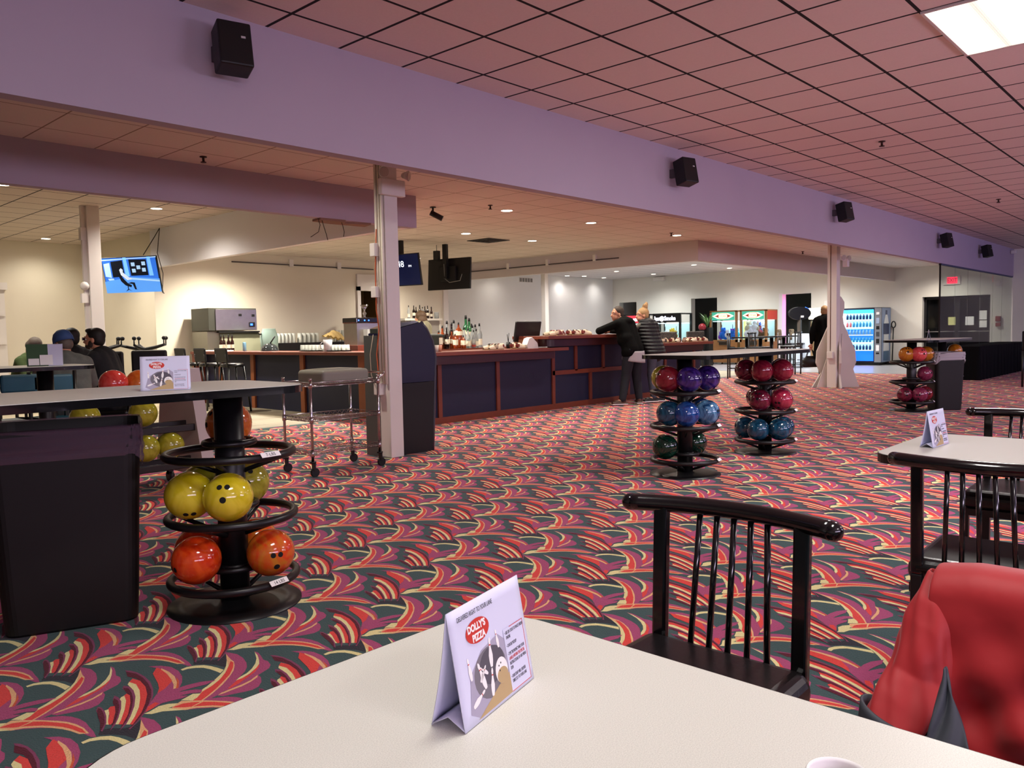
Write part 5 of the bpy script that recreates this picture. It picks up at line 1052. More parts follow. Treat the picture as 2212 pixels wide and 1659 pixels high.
TEAL = mat('marquee_teal', '3fae94', .5, emis='3fae94', est=.55); CRM = mat('marquee_cream', 'fff0c8', .5, emis='fff0c8', est=1.1); MRD = mat('marquee_red', 'a8302c', .5, emis='a8302c', est=.3)
def marquee(g, ya, yb, z0, z1, x_):
    cy, cz, w, h = (ya+yb)/2, (z0+z1)/2, (yb-ya)/2-.09, (z1-z0)/2
    def P(nm, pts, mt, l): MB().prism(pts, lambda u, v: (x_-l, cy+u*w, cz+v*h), lambda u, v: (x_-l-.003, cy+u*w, cz+v*h)).build(nm, mt, g, world=True)
    P('marquee', [(-1, -.95), (1, -.95), (1, .95), (-1, .95)], TEAL, 0)
    P('marquee_lens', [(-.95, 0), (-.5, -.62), (0, -.72), (.5, -.62), (.95, 0), (.5, .62), (0, .72), (-.5, .62)], CRM, .004)
    P('marquee_arrow', [(-.72, 0), (-.42, -.32), (-.42, .32)], MRD, .008); P('marquee_arrow', [(.72, 0), (.42, .32), (.42, -.32)], MRD, .008)
    e = [(.42*math.copysign(abs(math.cos(a))**.6, math.cos(a)), .62*math.copysign(abs(math.sin(a))**.6, math.sin(a))) for a in [i*PI/12 for i in range(24)]]
    P('marquee_oval_rim', e, MRD, .010); P('marquee_oval', [(u*.9, v*.88) for u, v in e], CRM, .014)
    t = text('lettering', 'STORE', h*.62, mat('marquee_ink', '6a4a2a', .6), frame_m((x_-.02, cy, cz-h*.24), (0, -1, 0), (0, 0, 1)), None, 'CENTER', scx=.9); t.parent = g; t.data.transform(Matrix.Translation(-Vector(g.location)))
g, ya, yb, zg, zh = crane(1533, 1592, 1.88, 'wood framed claw machine with a teal oval marquee, left of the pair', WOOD); marquee(g, ya, yb, zh+.02, 1.84, XF-.005); plush(g, ya, yb, zg, .12, XF, ['2a6ad0', 'e8e4f0', '7a3ab0', '28b0d8'], 9, 'left wood framed claw machine')
g, ya, yb, zg, zh = crane(1598, 1656, 1.88, 'wood framed claw machine with a teal oval marquee, right of the pair', WOOD, side=True); marquee(g, ya, yb, zh+.02, 1.84, XF-.005); plush(g, ya, yb, zg, .30, XF, ['e8e4f0', 'e8e4f0', 'd8707c', 'c8b8a0', '4a62b8', 'e8e4f0', '70543c', 'e8e4f0'], 44, 'right wood framed claw machine')
MB().lo((XF+.06, ya-.005, zh+.02), (XF+.8, ya, 1.84)).build('side_sign', mat('side_sign_red', '9c3424', .5, emis='9c3424', est=.25), g, world=True)
tag(MB().lo((XF+.45, yb+.01, .3), (XF+.55, yb+.09, 1.85)).build('gap_glow_strip', glow('yellow', 'f4f0a0', .9)), 'glowing strip painting the yellow lit gap between the two wood framed claw machines', 'light')  # glowing strip stands in for yellow light falling in the gap
def blackcrane(pa, pb, lb, sign, scol, ecol, side=False, xf=XF, zt=1.86):
    g, ya, yb, zg, zh = crane(pa, pb, zt, lb, mat('machine_black', '0c0c10', .3, coat=.3), xf, side=side)
    MB().lo((xf-.01, ya+.03, zh+.03), (xf-.004, yb-.03, zt-.05)).build('sign', scol, g, world=True)
    t = text('lettering', sign, .22, ecol, frame_m((xf-.013, yb-.08, zh+.10), (0, -1, 0), (0, 0, 1)), None, scx=.86, bold=.006); t.parent = g; t.data.transform(Matrix.Translation(-Vector(g.location))); return g, ya, yb, zg
PLG = glow('white', 'ffffff', 2.0)
g, ya, yb, zg = blackcrane(1346, 1402, 'claw machine with a red lit sign, behind the leaning pair', 'Cranesaurus', mat('sign_red', 'c83040', .5, emis='e04050', est=.8), PLG)
plush(g, ya, yb, zg, .3, XF, ['d8b040', 'e8e4f0', 'c8b8a0', 'd8707c'], 12, 'red signed claw machine')
g, ya, yb, zg = blackcrane(1410, 1470, 'black claw machine with a white neon name sign', 'Just', mat('sign_black', '050508', .3), glow('neon', 'e8ecff', 3.0), True)
t = text('lettering', 'Bear Smoke'[5:], .22, glow('neon', 'e8ecff', 3.0), frame_m((XF-.013, ya+.68, 1.60), (0, -1, 0), (0, 0, 1)), None, scx=.8, bold=.006); t.parent = g; t.data.transform(Matrix.Translation(-Vector(g.location)))
MB().sph((XF-.012, ya+.78, 1.66), (.006, .09, .10), 14, 10).build('sign_disc', glow('neon', 'e8ecff', 3.0), g, world=True)
plush(g, ya, yb, zg, .25, XF, ['d8b040', 'e8e4f0', 'd8b040'], 7, 'black claw machine')
# snack fridge / crane with bright header
g, ya, yb, zg, zh = crane(1748, 1796, 1.84, 'tall black framed machine with a glowing white header, left of the column', mat('machine_beige', 'b39468', .5), XF, inner='c8f0f4')
MB().lo((XF-.02, ya-.01, zh+.02), (XF-.005, yb+.01, 1.86)).build('bright_header', glow('header', 'fffbe8', 3.5), g, world=True)
MB().lo((XF-.02, ya, zg-.04), (XF-.005, ya+.05, zh)).lo((XF-.02, yb-.05, .1), (XF-.005, yb, zh)).lo((XF-.02, ya, zh-.03), (XF-.005, yb, zh+.01)).lo((XF-.02, ya, zg-.05), (XF-.005, yb, zg)).build('black_trim', BLKM, g, world=True)
# vending machine
xv = 26.35; ya, yb = onx(1903, 720, xv).y, onx(1822, 720, xv).y; zt = 1.83
g = thing('vending_machine', 'glowing blue drink vending machine with a bottle picture on its side', 'vending machine', (xv+.45, (ya+yb)/2, 0))
yc = onx(1887, 720, xv).y
MB().lo((xv+.02, ya, .08), (xv+.92, yb, zt), bev=.01).build('cabinet_body', mat('vend_dark', '101626', .4), g, world=True); MB().lo((xv+.05, ya+.05, 0), (xv+.85, yb-.05, .09)).build('base', BLKM, g, world=True)
MB().lo((xv-.005, ya, .10), (xv+.03, yc-.03, zt-.02)).build('control_panel', mat('vend_silver', '85878c', .4), g, world=True)
bl = lambda a, b_, c, d, nm, mt, l=.0: MB().lo((xv-.004-l, yc+(yb-yc)*a, .14+(zt-.2)*b_), (xv+.002-l, yc+(yb-yc)*c, .14+(zt-.2)*d)).build(nm, mt, g, world=True)
bl(0, 0, 1, .20, 'blue_kick_panel', glow('vend_blue', '0a58ff', 2.2)); bl(0, .20, 1, .985, 'lit_back', glow('vend_cyan', '8cd4ff', 2.0)); bl(0, .93, 1, 1.0, 'top_light', glow('vend_top', '38b4ff', 1.6), .004); bl(.93, .2, 1, .93, 'side_light', glow('vend_white', 'd8f4ff', 2.2), .004)
bl(.0, .40, .92, .62, 'lit_back', glow('vend_mid', '2a78e0', 1.1), .003)
PC = [glow('drink_dark', '103060', .5), glow('drink_teal', '2a7aa8', .8), glow('drink_red', 'b05a60', .8), glow('drink_white', 'f0fbff', 2.2), glow('drink_steel', '5a8ab0', .8)]
for r_ in range(5):
    zz = .215+.148*r_
    bl(.02, zz-.012, .93, zz, 'shelf', PC[3], .006)
    for k in range(8):
        a = .05+.108*k; p_ = (xv-.03, yc+(yb-yc)*(a+.05), .14+(zt-.2)*zz); h_ = .17
        o = MB().lathe([(0, 0), (.034, 0), (.036, .1), (.03, .125), (.014, .145), (.014, h_)], seg=10).build('drink_bottle', PC[(0, 1, 4, 1, 0)[r_] if not (r_ == 3 and k > 5) else 2]); o.location = p_; tag(o, 'bottle on shelf %s of the vending machine, %s from the right' % (('one, lowest', 'two', 'three', 'four', 'five, topmost')[r_], GLS[k]), 'bottle', 'bottles in the vending machine')
for z0, z1, mt in ((1.60, 1.68, PAPERL), (1.32, 1.50, mat('vend_sticker', 'a8b8d0', .4)), (1.14, 1.24, BLKM), (.92, 1.06, mat('vend_bezel', '44464a', .4)), (.70, .84, BLKM), (.46, .64, PAPERL), (.36, .41, BLKM)):
    MB().lo((xv-.014, ya+.05, z0), (xv-.004, yc-.08, z1), bev=.003).build('panel_part', mt, g, world=True)
MB().lo((xv+.06, ya-.004, .1), (xv+.9, ya, zt-.02)).build('side_print', mat('side_print_blue', '6c7c98', .5), g, world=True)
pr_ = [(.0, .18), (.15, .2), (.17, .5), (.13, .9), (.16, 1.05), (.16, 1.25), (.09, 1.5), (.045, 1.62), (0, 1.62)]
MB().prism(pr_+[(-a, b_) for a, b_ in pr_[::-1][1:-1]], lambda u, v: (xv+.48+u*1.6, ya-.005, v), lambda u, v: (xv+.48+u*1.6, ya-.008, v)).build('bottle_picture', mat('bottle_pic', 'b4b8bc', .4), g, world=True)
MB().lo((xv+.2, ya-.011, .98), (xv+.74, ya-.009, 1.32)).build('bottle_label', mat('bottle_label_navy', '1c2c50', .4), g, world=True); MB().lo((xv+.40, ya-.011, 1.6), (xv+.56, ya-.009, 1.74)).build('bottle_cap_picture', MT['bottle_label_navy'], g, world=True); MB().lo((xv+.22, ya-.011, .15), (xv+.74, ya-.009, .45)).build('water_picture', mat('water_pic', '2c5070', .4), g, world=True)
q = onx(1928, 700, 27.1); g = thing('dust_pan', 'long black handled dust pan leaning at the wall beside the vending machine', 'dust pan', (27.1, q.y, 0)); MB().cyl((0, 0, .05), (.1, 0, 1.2), .018).tube([(.1+.0, .06*math.cos(a), 1.28+.1*math.sin(a)) for a in [i*PI/8 for i in range(16)]], .018, 6, True).lo((-.12, -.14, 0), (.06, .14, .1)).build('pan_body', BLKM, g)
# oval game sign on a pole with white cabinet
c = dep(1727, 677, 24.9); g = thing('oval_arcade_game', 'arcade game with a big black oval sign seen from behind and a white body', 'arcade game', (c.x, c.y, 0)); ax = Vector((.78, -.62, 0)); nn = Vector((.62, .78, 0))
ell = [(.36*math.cos(a), .205*math.sin(a)) for a in [i*PI/16 for i in range(32)]]
cc = Vector((0, 0, c.z)); MB().prism(ell, lambda u, v: cc+ax*u+Vector((0, 0, v))-nn*.06, lambda u, v: cc+ax*u+Vector((0, 0, v))+nn*.06).build('oval_sign', BLKM, g)
MB().prism([(.2, .16), (.38, .05), (.37, .13), (.24, .2)], lambda u, v: cc+ax*u+Vector((0, 0, v))+nn*.06, lambda u, v: cc+ax*u+Vector((0, 0, v))+nn*.08).build('blue_rim_light', glow('blue_rim', '3878ff', 2.5), g)
MB().box(cc+ax*.06-nn*.065+Vector((0, 0, -.1)), (.1, .006, .06), (0, 0, math.atan2(ax.y, ax.x))).build('sticker', PAPERL, g)
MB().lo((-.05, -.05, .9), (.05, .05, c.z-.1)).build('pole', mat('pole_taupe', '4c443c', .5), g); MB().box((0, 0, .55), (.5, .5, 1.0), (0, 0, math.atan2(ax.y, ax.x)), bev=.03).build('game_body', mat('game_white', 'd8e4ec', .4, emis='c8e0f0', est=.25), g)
# plant and small red pot
c = onx(1528, 706, 24.6); g = thing('potted_plant', 'spiky green plant in a black and white square planter before the second doorway', 'plant', (24.6, c.y, 0))
MB().lo((-.14, -.14, 0), (.14, .14, 1.3)).build('planter', BLKM, g); MB().lo((-.15, .03, .02), (-.14, .14, 1.28)).build('white_stripe', PAPERL, g)
lf = MB()
for i in range(34):
    a = random.uniform(0, 2*PI); l = random.uniform(.4, .65); r_ = random.uniform(.15, .42); t = Vector((math.cos(a), math.sin(a), 0)); n_ = Vector((-t.y, t.x, 0))*.012
    P = [Vector((0, 0, 1.3))+t*r_*s_**1.5+Vector((0, 0, l*s_*(1.2-.4*s_))) for s_ in (0, .3, .6, .85, 1)]
    for A, B2, w0, w1 in zip(P, P[1:], (1, 1.3, 1, .6), (1.3, 1, .6, .05)): lf.poly([A-n_*w0, A+n_*w0, B2+n_*w1, B2-n_*w1])
lf.build('leaves', mat('leaf_green', '5c8a4c', .5, noise=.2), g)
q = onx(1517, 708, 24.4); g = thing('red_lantern', 'small dark red globe ornament beside the spiky plant', 'ornament', (24.4, q.y, 0)); MB().sph((0, 0, q.z+.02), .13, 14, 10).build('globe', mat('ornament_red', '7a1420', .3), g); MB().lo((-.1, -.1, 0), (.1, .1, q.z-.08)).build('stand', BLKM, g)
# patterned booth chairs behind the right counter
PAT = swirl('chair_pattern_dark', '17130f', '54483a', 22, .7, 1.0, 0); PAT2 = swirl('chair_pattern_brown', '2a2018', '8a7450', 30, .7, 1.0, 0)
def booth(px0, px1, z0, z1, y_, lb):
    a, b_ = ony(px0, 725, y_).x, ony(px1, 725, y_).x; g = thing('patterned_chair', lb, 'chair', ((a+b_)/2, y_, 0), group='patterned chairs behind the right counter')
    MB().lo((a, y_, z0), (b_, y_+.06, z1), bev=.02).build('backrest', PAT, g, world=True); MB().lo((a, y_+.06, z0-.35), (b_, y_+.5, z0-.25), bev=.02).build('seat', PAT, g, world=True)
    for x_ in (a+.04, b_-.04):
        for yy in (y_+.04, y_+.46): MB().cyl((x_, yy, 0), (x_, yy, z0-.25), .02).build('leg', BLKP, g, world=True)
za, zb_ = ony(1440, 734, 11).z, ony(1440, 717, 11).z
booth(1425, 1463, za-.05, zb_, 11, 'dark flower patterned chair back behind the counter, left one'); booth(1486, 1522, za-.05, zb_, 11, 'dark flower patterned chair back behind the counter, right one')
# group of high table and bar chairs in front of the claw machines
def barchair(loc, rz, lb, pat=None):
    g = thing('bar_chair', lb, 'bar chair', loc, rz, 'tall bar chairs around the far high table')
    MB().box((0, 0, .74), (.42, .42, .06), bev=.02).build('seat', VINYL, g)
    if pat: MB().box((0, -.2, 1.03), (.38, .06, .34), (.08, 0, 0), bev=.03).build('backrest', pat, g)
    else:
        MB().tube([(-.24+.48*i/10, -.2-.04*(1-((i-5)/5)**2), 1.12) for i in range(11)], .018, 8).build('crest_rail', BLK, g)
        for k in range(5): MB().cyl(((k-2)*.05, -.21, .77), ((k-2)*.045, -.235, 1.12), .008, seg=8).build('spindle', BLK, g)
    for sx in (-1, 1):
        MB().cyl((sx*.18, -.2, 0), (sx*.18, -.2, 1.12), .018).build('leg', BLKP, g); MB().cyl((sx*.18, .18, 0), (sx*.18, .18, .72), .018).build('leg', BLKP, g); MB().cyl((sx*.18, -.2, .25), (sx*.18, .18, .25), .01).build('stretcher', BLKP, g)
    MB().cyl((-.18, -.2, .3), (.18, -.2, .3), .01).cyl((-.18, .18, .3), (.18, .18, .3), .01).build('footrest', BLKP, g); return g
barchair((20.9, 9.05, 0), math.radians(0), 'black spindle bar chair at the right end of the far high table'); 
def at_f(px, y_): return ony(px, 740, y_).x
barchair((at_f(1698, 10.45), 10.45, 0), math.radians(190), 'bar chair with brown patterned back, left of the two', PAT2); barchair((at_f(1724, 10.3)-.0, 10.3, 0), math.radians(185), 'bar chair with brown patterned back, right of the two', PAT2)
barchair((at_f(1592, 9.4), 9.4, 0), math.radians(200), 'black bar chair at the left end of the far high table'); barchair((at_f(1640, 9.3), 9.3, 0), math.radians(180), 'black bar chair at the middle of the far high table')
def hightable(x0, x1, y0, y1, lb):
    g = thing('high_table', lb, 'table', ((x0+x1)/2, (y0+y1)/2, 0)); MB().lo((x0, y0, .98), (x1, y1, 1.02), bev=.01).build('tabletop', mat('black_laminate', '131316', .2, coat=.4), g, world=True)
    for x_ in (x0+.3, x1-.3): MB().cyl((x_, (y0+y1)/2, .02), (x_, (y0+y1)/2, .98), .05).lathe([(.28, 0), (.28, .01), (.05, .03), (0, .03)], (x_, (y0+y1)/2, 0), 20).build('post', BLKP, g, world=True)
hightable(at_f(1606, 9.8), at_f(1606, 9.8)+1.4, 9.55, 10.15, 'shiny black high table in front of the claw machines, left'); hightable(at_f(1606, 9.8)+1.5, at_f(1606, 9.8)+2.9, 9.55, 10.15, 'shiny black high table in front of the claw machines, right')
# draped tables at the right
DR = mat('black_drape', '060709', .85, noise=.2, nscale=4, spec=.15)
for i, (x0, x1) in enumerate(((19.95, 21.7), (21.72, 23.5), (23.52, 25.3))):
    g = thing('draped_table', 'long table under a floor length black cloth beneath the glass partition, %s from the left' % ordn[i], 'table', ((x0+x1)/2, 4.75, 0), group='black draped tables')
    MB().lo((x0+.05, 4.4, .70), (x1-.05, 5.05, .74)).build('tabletop', BLKM, g, world=True)
    P = []; n = 180
    per = 2*((x1-x0)+.75)
    def pt(s_, e):
        s_ = (s_ % 1)*per; L = x1-x0; W_ = .75; f = e*(.5+.5*math.sin(s_*22)+.4*math.sin(s_*41))*.03
        if s_ < L: return (x0+s_, 4.35-f)
        s_ -= L
        if s_ < W_: return (x1+f*.3, 4.35+s_)
        s_ -= W_
        if s_ < L: return (x1-s_, 5.10)
        return (x0-f, 5.10-(s_-L))
    MB().grid(n, 12, lambda u, v: (*pt(u, v), .748-.745*v), True).lo((x0+.002, 4.352, .742), (x1-.002, 5.098, .749)).build('cloth', DR, g, world=True)
# table or chair leg sliver at the right edge
q = onz(2208, 836, 0); g = thing('bar_chair', 'dark bar chair just cut by the right frame edge, before the draped tables', 'bar chair', (q.x+.2, q.y-.2, 0)); 
for dx, dy in ((-.2, .2), (.2, .2), (-.2, -.2), (.2, -.2)): MB().cyl((dx, dy, 0), (dx, dy, .7), .02).build('leg', BLKP, g)
MB().box((0, 0, .74), (.44, .44, .07), bev=.02).build('seat', VINYL, g); MB().box((-.2, 0, .92), (.04, .44, .34), bev=.02).build('backrest', VINYL, g)
# red wall signs near the pin cut-out: small grey wall box
q = onx(1789, 657, 27.2); tag(MB().lo((27.2, q.y-.06, q.z-.1), (27.3, q.y+.14, q.z+.12), bev=.01).build('wall_box', WHITE), 'small wall box behind the top of the second column', 'wall box')
q = onx(1423, 603, 27.2); tag(MB().lo((27.15, q.y-.25, q.z-.07), (27.3, q.y+.25, q.z+.09), bev=.02).build('emergency_light', WHITE), 'small white emergency light high on the far wall left of the claw machines', 'emergency light')
# ================================================================== PEOPLE
def blob(name, prims, mt, parent, vox=.012, smooth=3, carve=None):
    """prims: ('c', p0, p1, r0, r1) tapered capsules, ('e', centre, (rx, ry, rz), rot) ellipsoids, ('b', verts..) ; merged into one continuous skin"""
    b = MB()
    for p in prims:
        if p[0] == 'c':
            _, p0, p1, r0, r1 = p; p0, p1 = Vector(p0), Vector(p1)
            b.cyl(p0, p1, r0, r1, 16); b.sph(p0, r0, 14, 10); b.sph(p1, r1, 14, 10)
        else:
            _, c, r = p[:3]; b.sph(c, r, 20, 14, Euler(p[3]).to_matrix() if len(p) > 3 else None)
    o = b.build(name, mt, parent)
    md = o.modifiers.new('r', 'REMESH'); md.mode = 'VOXEL'; md.voxel_size = vox
    sm = o.modifiers.new('s', 'SMOOTH'); sm.iterations = smooth; sm.factor = .5
    dg = bpy.context.evaluated_depsgraph_get(); me = bpy.data.meshes.new_from_object(o.evaluated_get(dg)); o.modifiers.clear(); o.data = me
    me.materials.clear(); me.materials.append(mt)
    for p in me.polygons: p.use_smooth = True
    return o
def hand(pr, w, d, up, s=1.0, curl=.6):
    """five fingers: w wrist, d direction, up = back of the hand"""
    w, d, up = Vector(w), Vector(d).normalized(), Vector(up).normalized(); sd = d.cross(up).normalized(); up = sd.cross(d)
    pr.append(('c', w, w+d*.045*s, .024*s, .030*s)); pc = w+d*.07*s
    pr.append(('e', pc, (.042*s, .042*s, .03*s)))
    for k, (o, l) in enumerate(((-.030, .062), (-.010, .072), (.010, .068), (.029, .052))):
        a = pc+sd*o*s+d*.025*s; m = a+(d-up*curl*.4).normalized()*l*.55*s; e = m+(d-up*curl*1.3).normalized()*l*.45*s
        pr.append(('c', a, m, .0105*s, .0098*s)); pr.append(('c', m, e, .0098*s, .008*s))
    a = w+d*.03*s-sd*.028*s; m = a+(d*.6-sd*.8).normalized()*.04*s; pr.append(('c', a, m, .013*s, .011*s)); pr.append(('c', m, m+(d-sd*.1-up*.3).normalized()*.03*s, .011*s, .0095*s))
def person(loc, rz, lb, J, skin, top, legs, head_yaw=0, head_tilt=0, hair=None, extra=None, s=1.0, fat=1.0, shoes=BLKM, handd=None, legsr=1.0):
    g = thing('person', lb, 'person', loc, rz); V3 = lambda k: Vector(J[k])
    hd = V3('head'); N = V3('neck'); HR = Euler((head_tilt, 0, head_yaw)).to_matrix()
    def H(x, y, z): return hd+HR@Vector((x, y, z))
    pr = [('e', H(0, -.01, .03), (.074, .094, .095), (head_tilt, 0, head_yaw)), ('e', H(0, .035, -.045), (.055, .06, .065), (head_tilt, 0, head_yaw)), ('c', H(0, .02, -.06), H(0, .062, -.088), .035, .025),
          ('c', H(0, .088, .005), H(0, .108, -.025), .010, .015), ('c', N, H(0, -.02, -.06), .058, .052), ('c', H(-.018, .085, -.058), H(.018, .085, -.058), .009, .009), ('c', H(-.04, .075, .03), H(.04, .075, .03), .014, .014)]
    for sx in (-1, 1): pr += [('e', H(sx*.075, -.01, -.01), (.012, .02, .032), (head_tilt, 0, head_yaw))]
    ch = (V3('shL')+V3('shR'))/2; pel = (V3('hipL')+V3('hipR'))/2; sp = ch.lerp(pel, .55)
    for S in 'LR':
        pr += [('c', V3('sh'+S), V3('el'+S), .046, .036), ('c', V3('el'+S), V3('ha'+S), .036, .024), ('c', V3('hip'+S), V3('kn'+S), .080, .052), ('c', V3('kn'+S), V3('an'+S), .052, .036), ('c', V3('an'+S), V3('toe'+S), .036, .028), ('c', N, V3('sh'+S), .05, .05)]
        dd = (V3('ha'+S)-V3('el'+S)) if not handd else Vector(handd[S]); hand(pr, V3('ha'+S), dd, (0, 0, 1) if abs(dd.normalized().z) < .8 else (0, 1, 0))
    pr += [('c', ch, sp, .11, .10), ('c', sp, pel, .10, .11)]
    blob('body', pr, skin, g, .0095, 2)
    # clothing
    f = fat; t = []
    wid = (V3('shR')-V3('shL')).normalized()
    for S in 'LR':
        sg = 1 if S == 'R' else -1
        t += [('c', V3('sh'+S), V3('el'+S), .066*f, .055*f), ('c', V3('el'+S), V3('el'+S).lerp(V3('ha'+S), .93), .056*f, .038), ('c', ch+wid*sg*.10-Vector((0, 0, .03)), sp+wid*sg*.08, .115*f, .115*f), ('c', sp+wid*sg*.07, pel+wid*sg*.07+Vector((0, 0, .02)), .12*f, .128*f), ('c', N-Vector((0, 0, .05)), V3('sh'+S), .062, .062)]
    t += [('c', ch, pel, .12*f, .12*f), ('c', N-Vector((0, 0, .06)), N+Vector((0, 0, -.005)), .075, .066)]
    if extra: t = extra(t, J) or t
    blob('jacket' if 'jacket' in lb or 'vest' in lb or 'coat' in lb or 'hoodie' in lb else 'shirt', t, top, g, .013, 8)
    l = []
    for S in 'LR': l += [('c', V3('hip'+S), V3('kn'+S), .105*legsr, .074*legsr), ('c', V3('kn'+S), V3('an'+S)+Vector((0, 0, .02)), .074*legsr, .056*legsr)]
    l += [('c', V3('hipL'), V3('hipR'), .11*legsr, .11*legsr)]
    blob('trousers', l, legs, g, .013, 6)
    for S in 'LR':
        a, b_ = V3('an'+S), V3('toe'+S); d = (b_-a); d.z = 0
        if d.length < .02: d = Vector((0, .1, 0))
        d.normalize(); base = Vector((a.x, a.y, min(a.z, b_.z)-.03)); q = Matrix.Translation(base)@d.to_track_quat('Y', 'Z').to_matrix().to_4x4()
        m_ = MB().box((0, .055, .02), (.095, .27, .04), bev=.018, seg=3).sph((0, -.01, .05), (.046, .06, .05), 12, 8).sph((0, .08, .04), (.045, .09, .035), 12, 8); sh = m_.build('shoe', shoes, g); sh.data.transform(q)
        so = MB().box((0, .055, .004), (.10, .275, .014), bev=.005).build('sole', PAPERL if shoes is not BLKM else BLKM, sh); so.data.transform(q)
    for sx in (-1, 1):
        e = H(sx*.032, .082, .008); MB().sph(e-HR@Vector((0, .006, 0)), .0105, 10, 8).build('eye', mat('eye_white', 'd8d4cc', .3), g); MB().sph(e+HR@Vector((0, .0, 0)), .0055, 8, 6).build('iris', mat('eye_dark', '1c1410', .3), g)
        MB().tube([H(sx*.018, .091, .032), H(sx*.034, .090, .038), H(sx*.052, .078, .032)], .004, 6).build('eyebrow', hair[1] if hair else BLKM, g)
    MB().tube([H(-.022, .088, -.052), H(0, .096, -.055), H(.022, .088, -.052)], .004, 6).build('lips', mat('lips', 'a05a50', .5), g)
    if hair:
        kind, hm = hair; h = []
        rr = (head_tilt, 0, head_yaw)
        if kind in ('short', 'bald', 'cap'): h = [('e', H(0, -.030, .050), (.084, .098, .094), rr), ('e', H(0, -.052, .0), (.081, .068, .088), rr)]
        if kind == 'cap': h = [('e', H(0, -.022, .030), (.079, .092, .080), rr), ('e', H(0, -.05, -.01), (.074, .062, .07), rr)]
        if kind == 'quiff': h = [('e', H(0, -.028, .048), (.084, .100, .092), rr), ('e', H(0, .04, .105), (.055, .05, .03), rr), ('e', H(0, -.052, 0), (.081, .068, .085), rr)]
        if kind == 'bun': h = [('e', H(0, -.028, .048), (.086, .104, .092), rr), ('e', H(0, -.055, 0), (.083, .068, .088), rr), ('e', H(0, -.06, .15), (.05, .05, .055), rr), ('e', H(.01, -.09, .19), (.03, .03, .05), rr), ('e', H(-.03, -.04, .17), (.025, .03, .04), rr)]
        if kind == 'long': h = [('e', H(0, -.022, .042), (.102, .112, .100), rr), ('e', H(0, -.06, -.06), (.125, .085, .12), rr), ('e', H(-.06, -.03, -.1), (.045, .06, .07), rr), ('e', H(.06, -.03, -.1), (.045, .06, .07), rr)]
        blob('hair', h, hm, g, .010, 1)
        if kind == 'cap':
            cp = mat('cap_blue', '2c4878', .7, noise=.1)
            c = MB(); R_ = Matrix.Translation(hd)@HR.to_4x4(); c.lathe([(.0, .150), (.045, .145), (.080, .115), (.098, .07), (.102, .02)], (0, -.02, 0), seg=24, sx=.95, sy=1.08).grid(14, 5, lambda u, v: ((.078*math.cos(PI*u)), (.080+.075*v)*math.sin(PI*u), .034-.012*v))
            cc = c.build('cap', cp, g, solid=.004); cc.data.transform(R_)
    return g, H
def stand(lean=0, arm=None):
    return dict(head=(0, .04+lean, 1.60), neck=(0, lean, 1.47), shL=(-.18, lean, 1.40), shR=(.18, lean, 1.40), elL=(-.24, lean, 1.12), elR=(.24, lean, 1.12), haL=(-.25, .05+lean, .88), haR=(.25, .05+lean, .88),
                hipL=(-.09, -.02, .92), hipR=(.09, -.02, .92), knL=(-.10, .0, .5), knR=(.10, .0, .5), anL=(-.10, -.04, .085), anR=(.10, -.04, .085), toeL=(-.11, .10, .05), toeR=(.11, .10, .05))
HAIRB = mat('hair_brown', '2e2014', .7, noise=.3, nscale=60); HAIRD = mat('hair_dark', '14100e', .6, noise=.3, nscale=60); HAIRG = mat('hair_grey', '5a5048', .7, noise=.3, nscale=60); HAIRL = mat('hair_blonde', '9c7a50', .6, noise=.35, nscale=50); HAIRM = mat('hair_mid_brown', '5c4630', .6, noise=.35, nscale=50)
JEAN = mat('dark_jeans', '191c24', .85, noise=.2, nscale=40, bump=.2); JEANB = mat('grey_blue_jeans', '454b58', .8, noise=.25, nscale=30, bump=.2)
HOOD = mat('black_hoodie', '070706', .95, noise=.2, nscale=60, bump=.2, spec=.15)
# 1 leaning man in a black hoodie
J = dict(head=(-.02, .27, 1.52), neck=(0, .18, 1.42), shL=(-.19, .14, 1.36), shR=(.19, .12, 1.36), elL=(-.33, .42, 1.245), elR=(.30, .42, 1.245), haL=(-.10, .50, 1.235), haR=(.08, .50, 1.235),
         hipL=(-.10, -.03, .91), hipR=(.10, -.03, .91), knL=(-.13, .02, .50), knR=(.12, -.02, .48), anL=(-.24, .02, .085), anR=(.10, -.08, .085), toeL=(-.36, .10, .05), toeR=(.20, .02, .05))
def hoodx(t, J): t += [('e', (0, .06, 1.40), (.12, .09, .07)), ('c', (-.12, -.02, .88), (.12, -.02, .88), .12, .12), ('c', (-.1, .05, 1.1), (.1, .05, 1.1), .145, .145)]; return t
px = onz(1330, 872, 0)
g, H = person((px.x+.02, 7.62, 0), math.radians(0), 'person in a black hoodie leaning on the bar counter, pale shirt hem over jeans', J, mat('skin_fair', 'c48a6c', .55), HOOD, JEAN, head_yaw=math.radians(62), hair=('short', HAIRB), extra=hoodx, fat=1.12, shoes=mat('brown_shoe', '4a3024', .5), legsr=1.1)
MB().grid(48, 8, lambda u, v: (.20*(1+.08*v+.02*math.sin(u*60))*math.cos(2*PI*u)+.02, -.03+.165*(1+.08*v+.02*math.sin(u*60))*math.sin(2*PI*u), .90-.17*v-.03*v*math.cos(2*PI*u-5.2)), True).build('shirt_hem', mat('pale_shirt', '9c9698', .85, bump=.3), g, solid=.006)
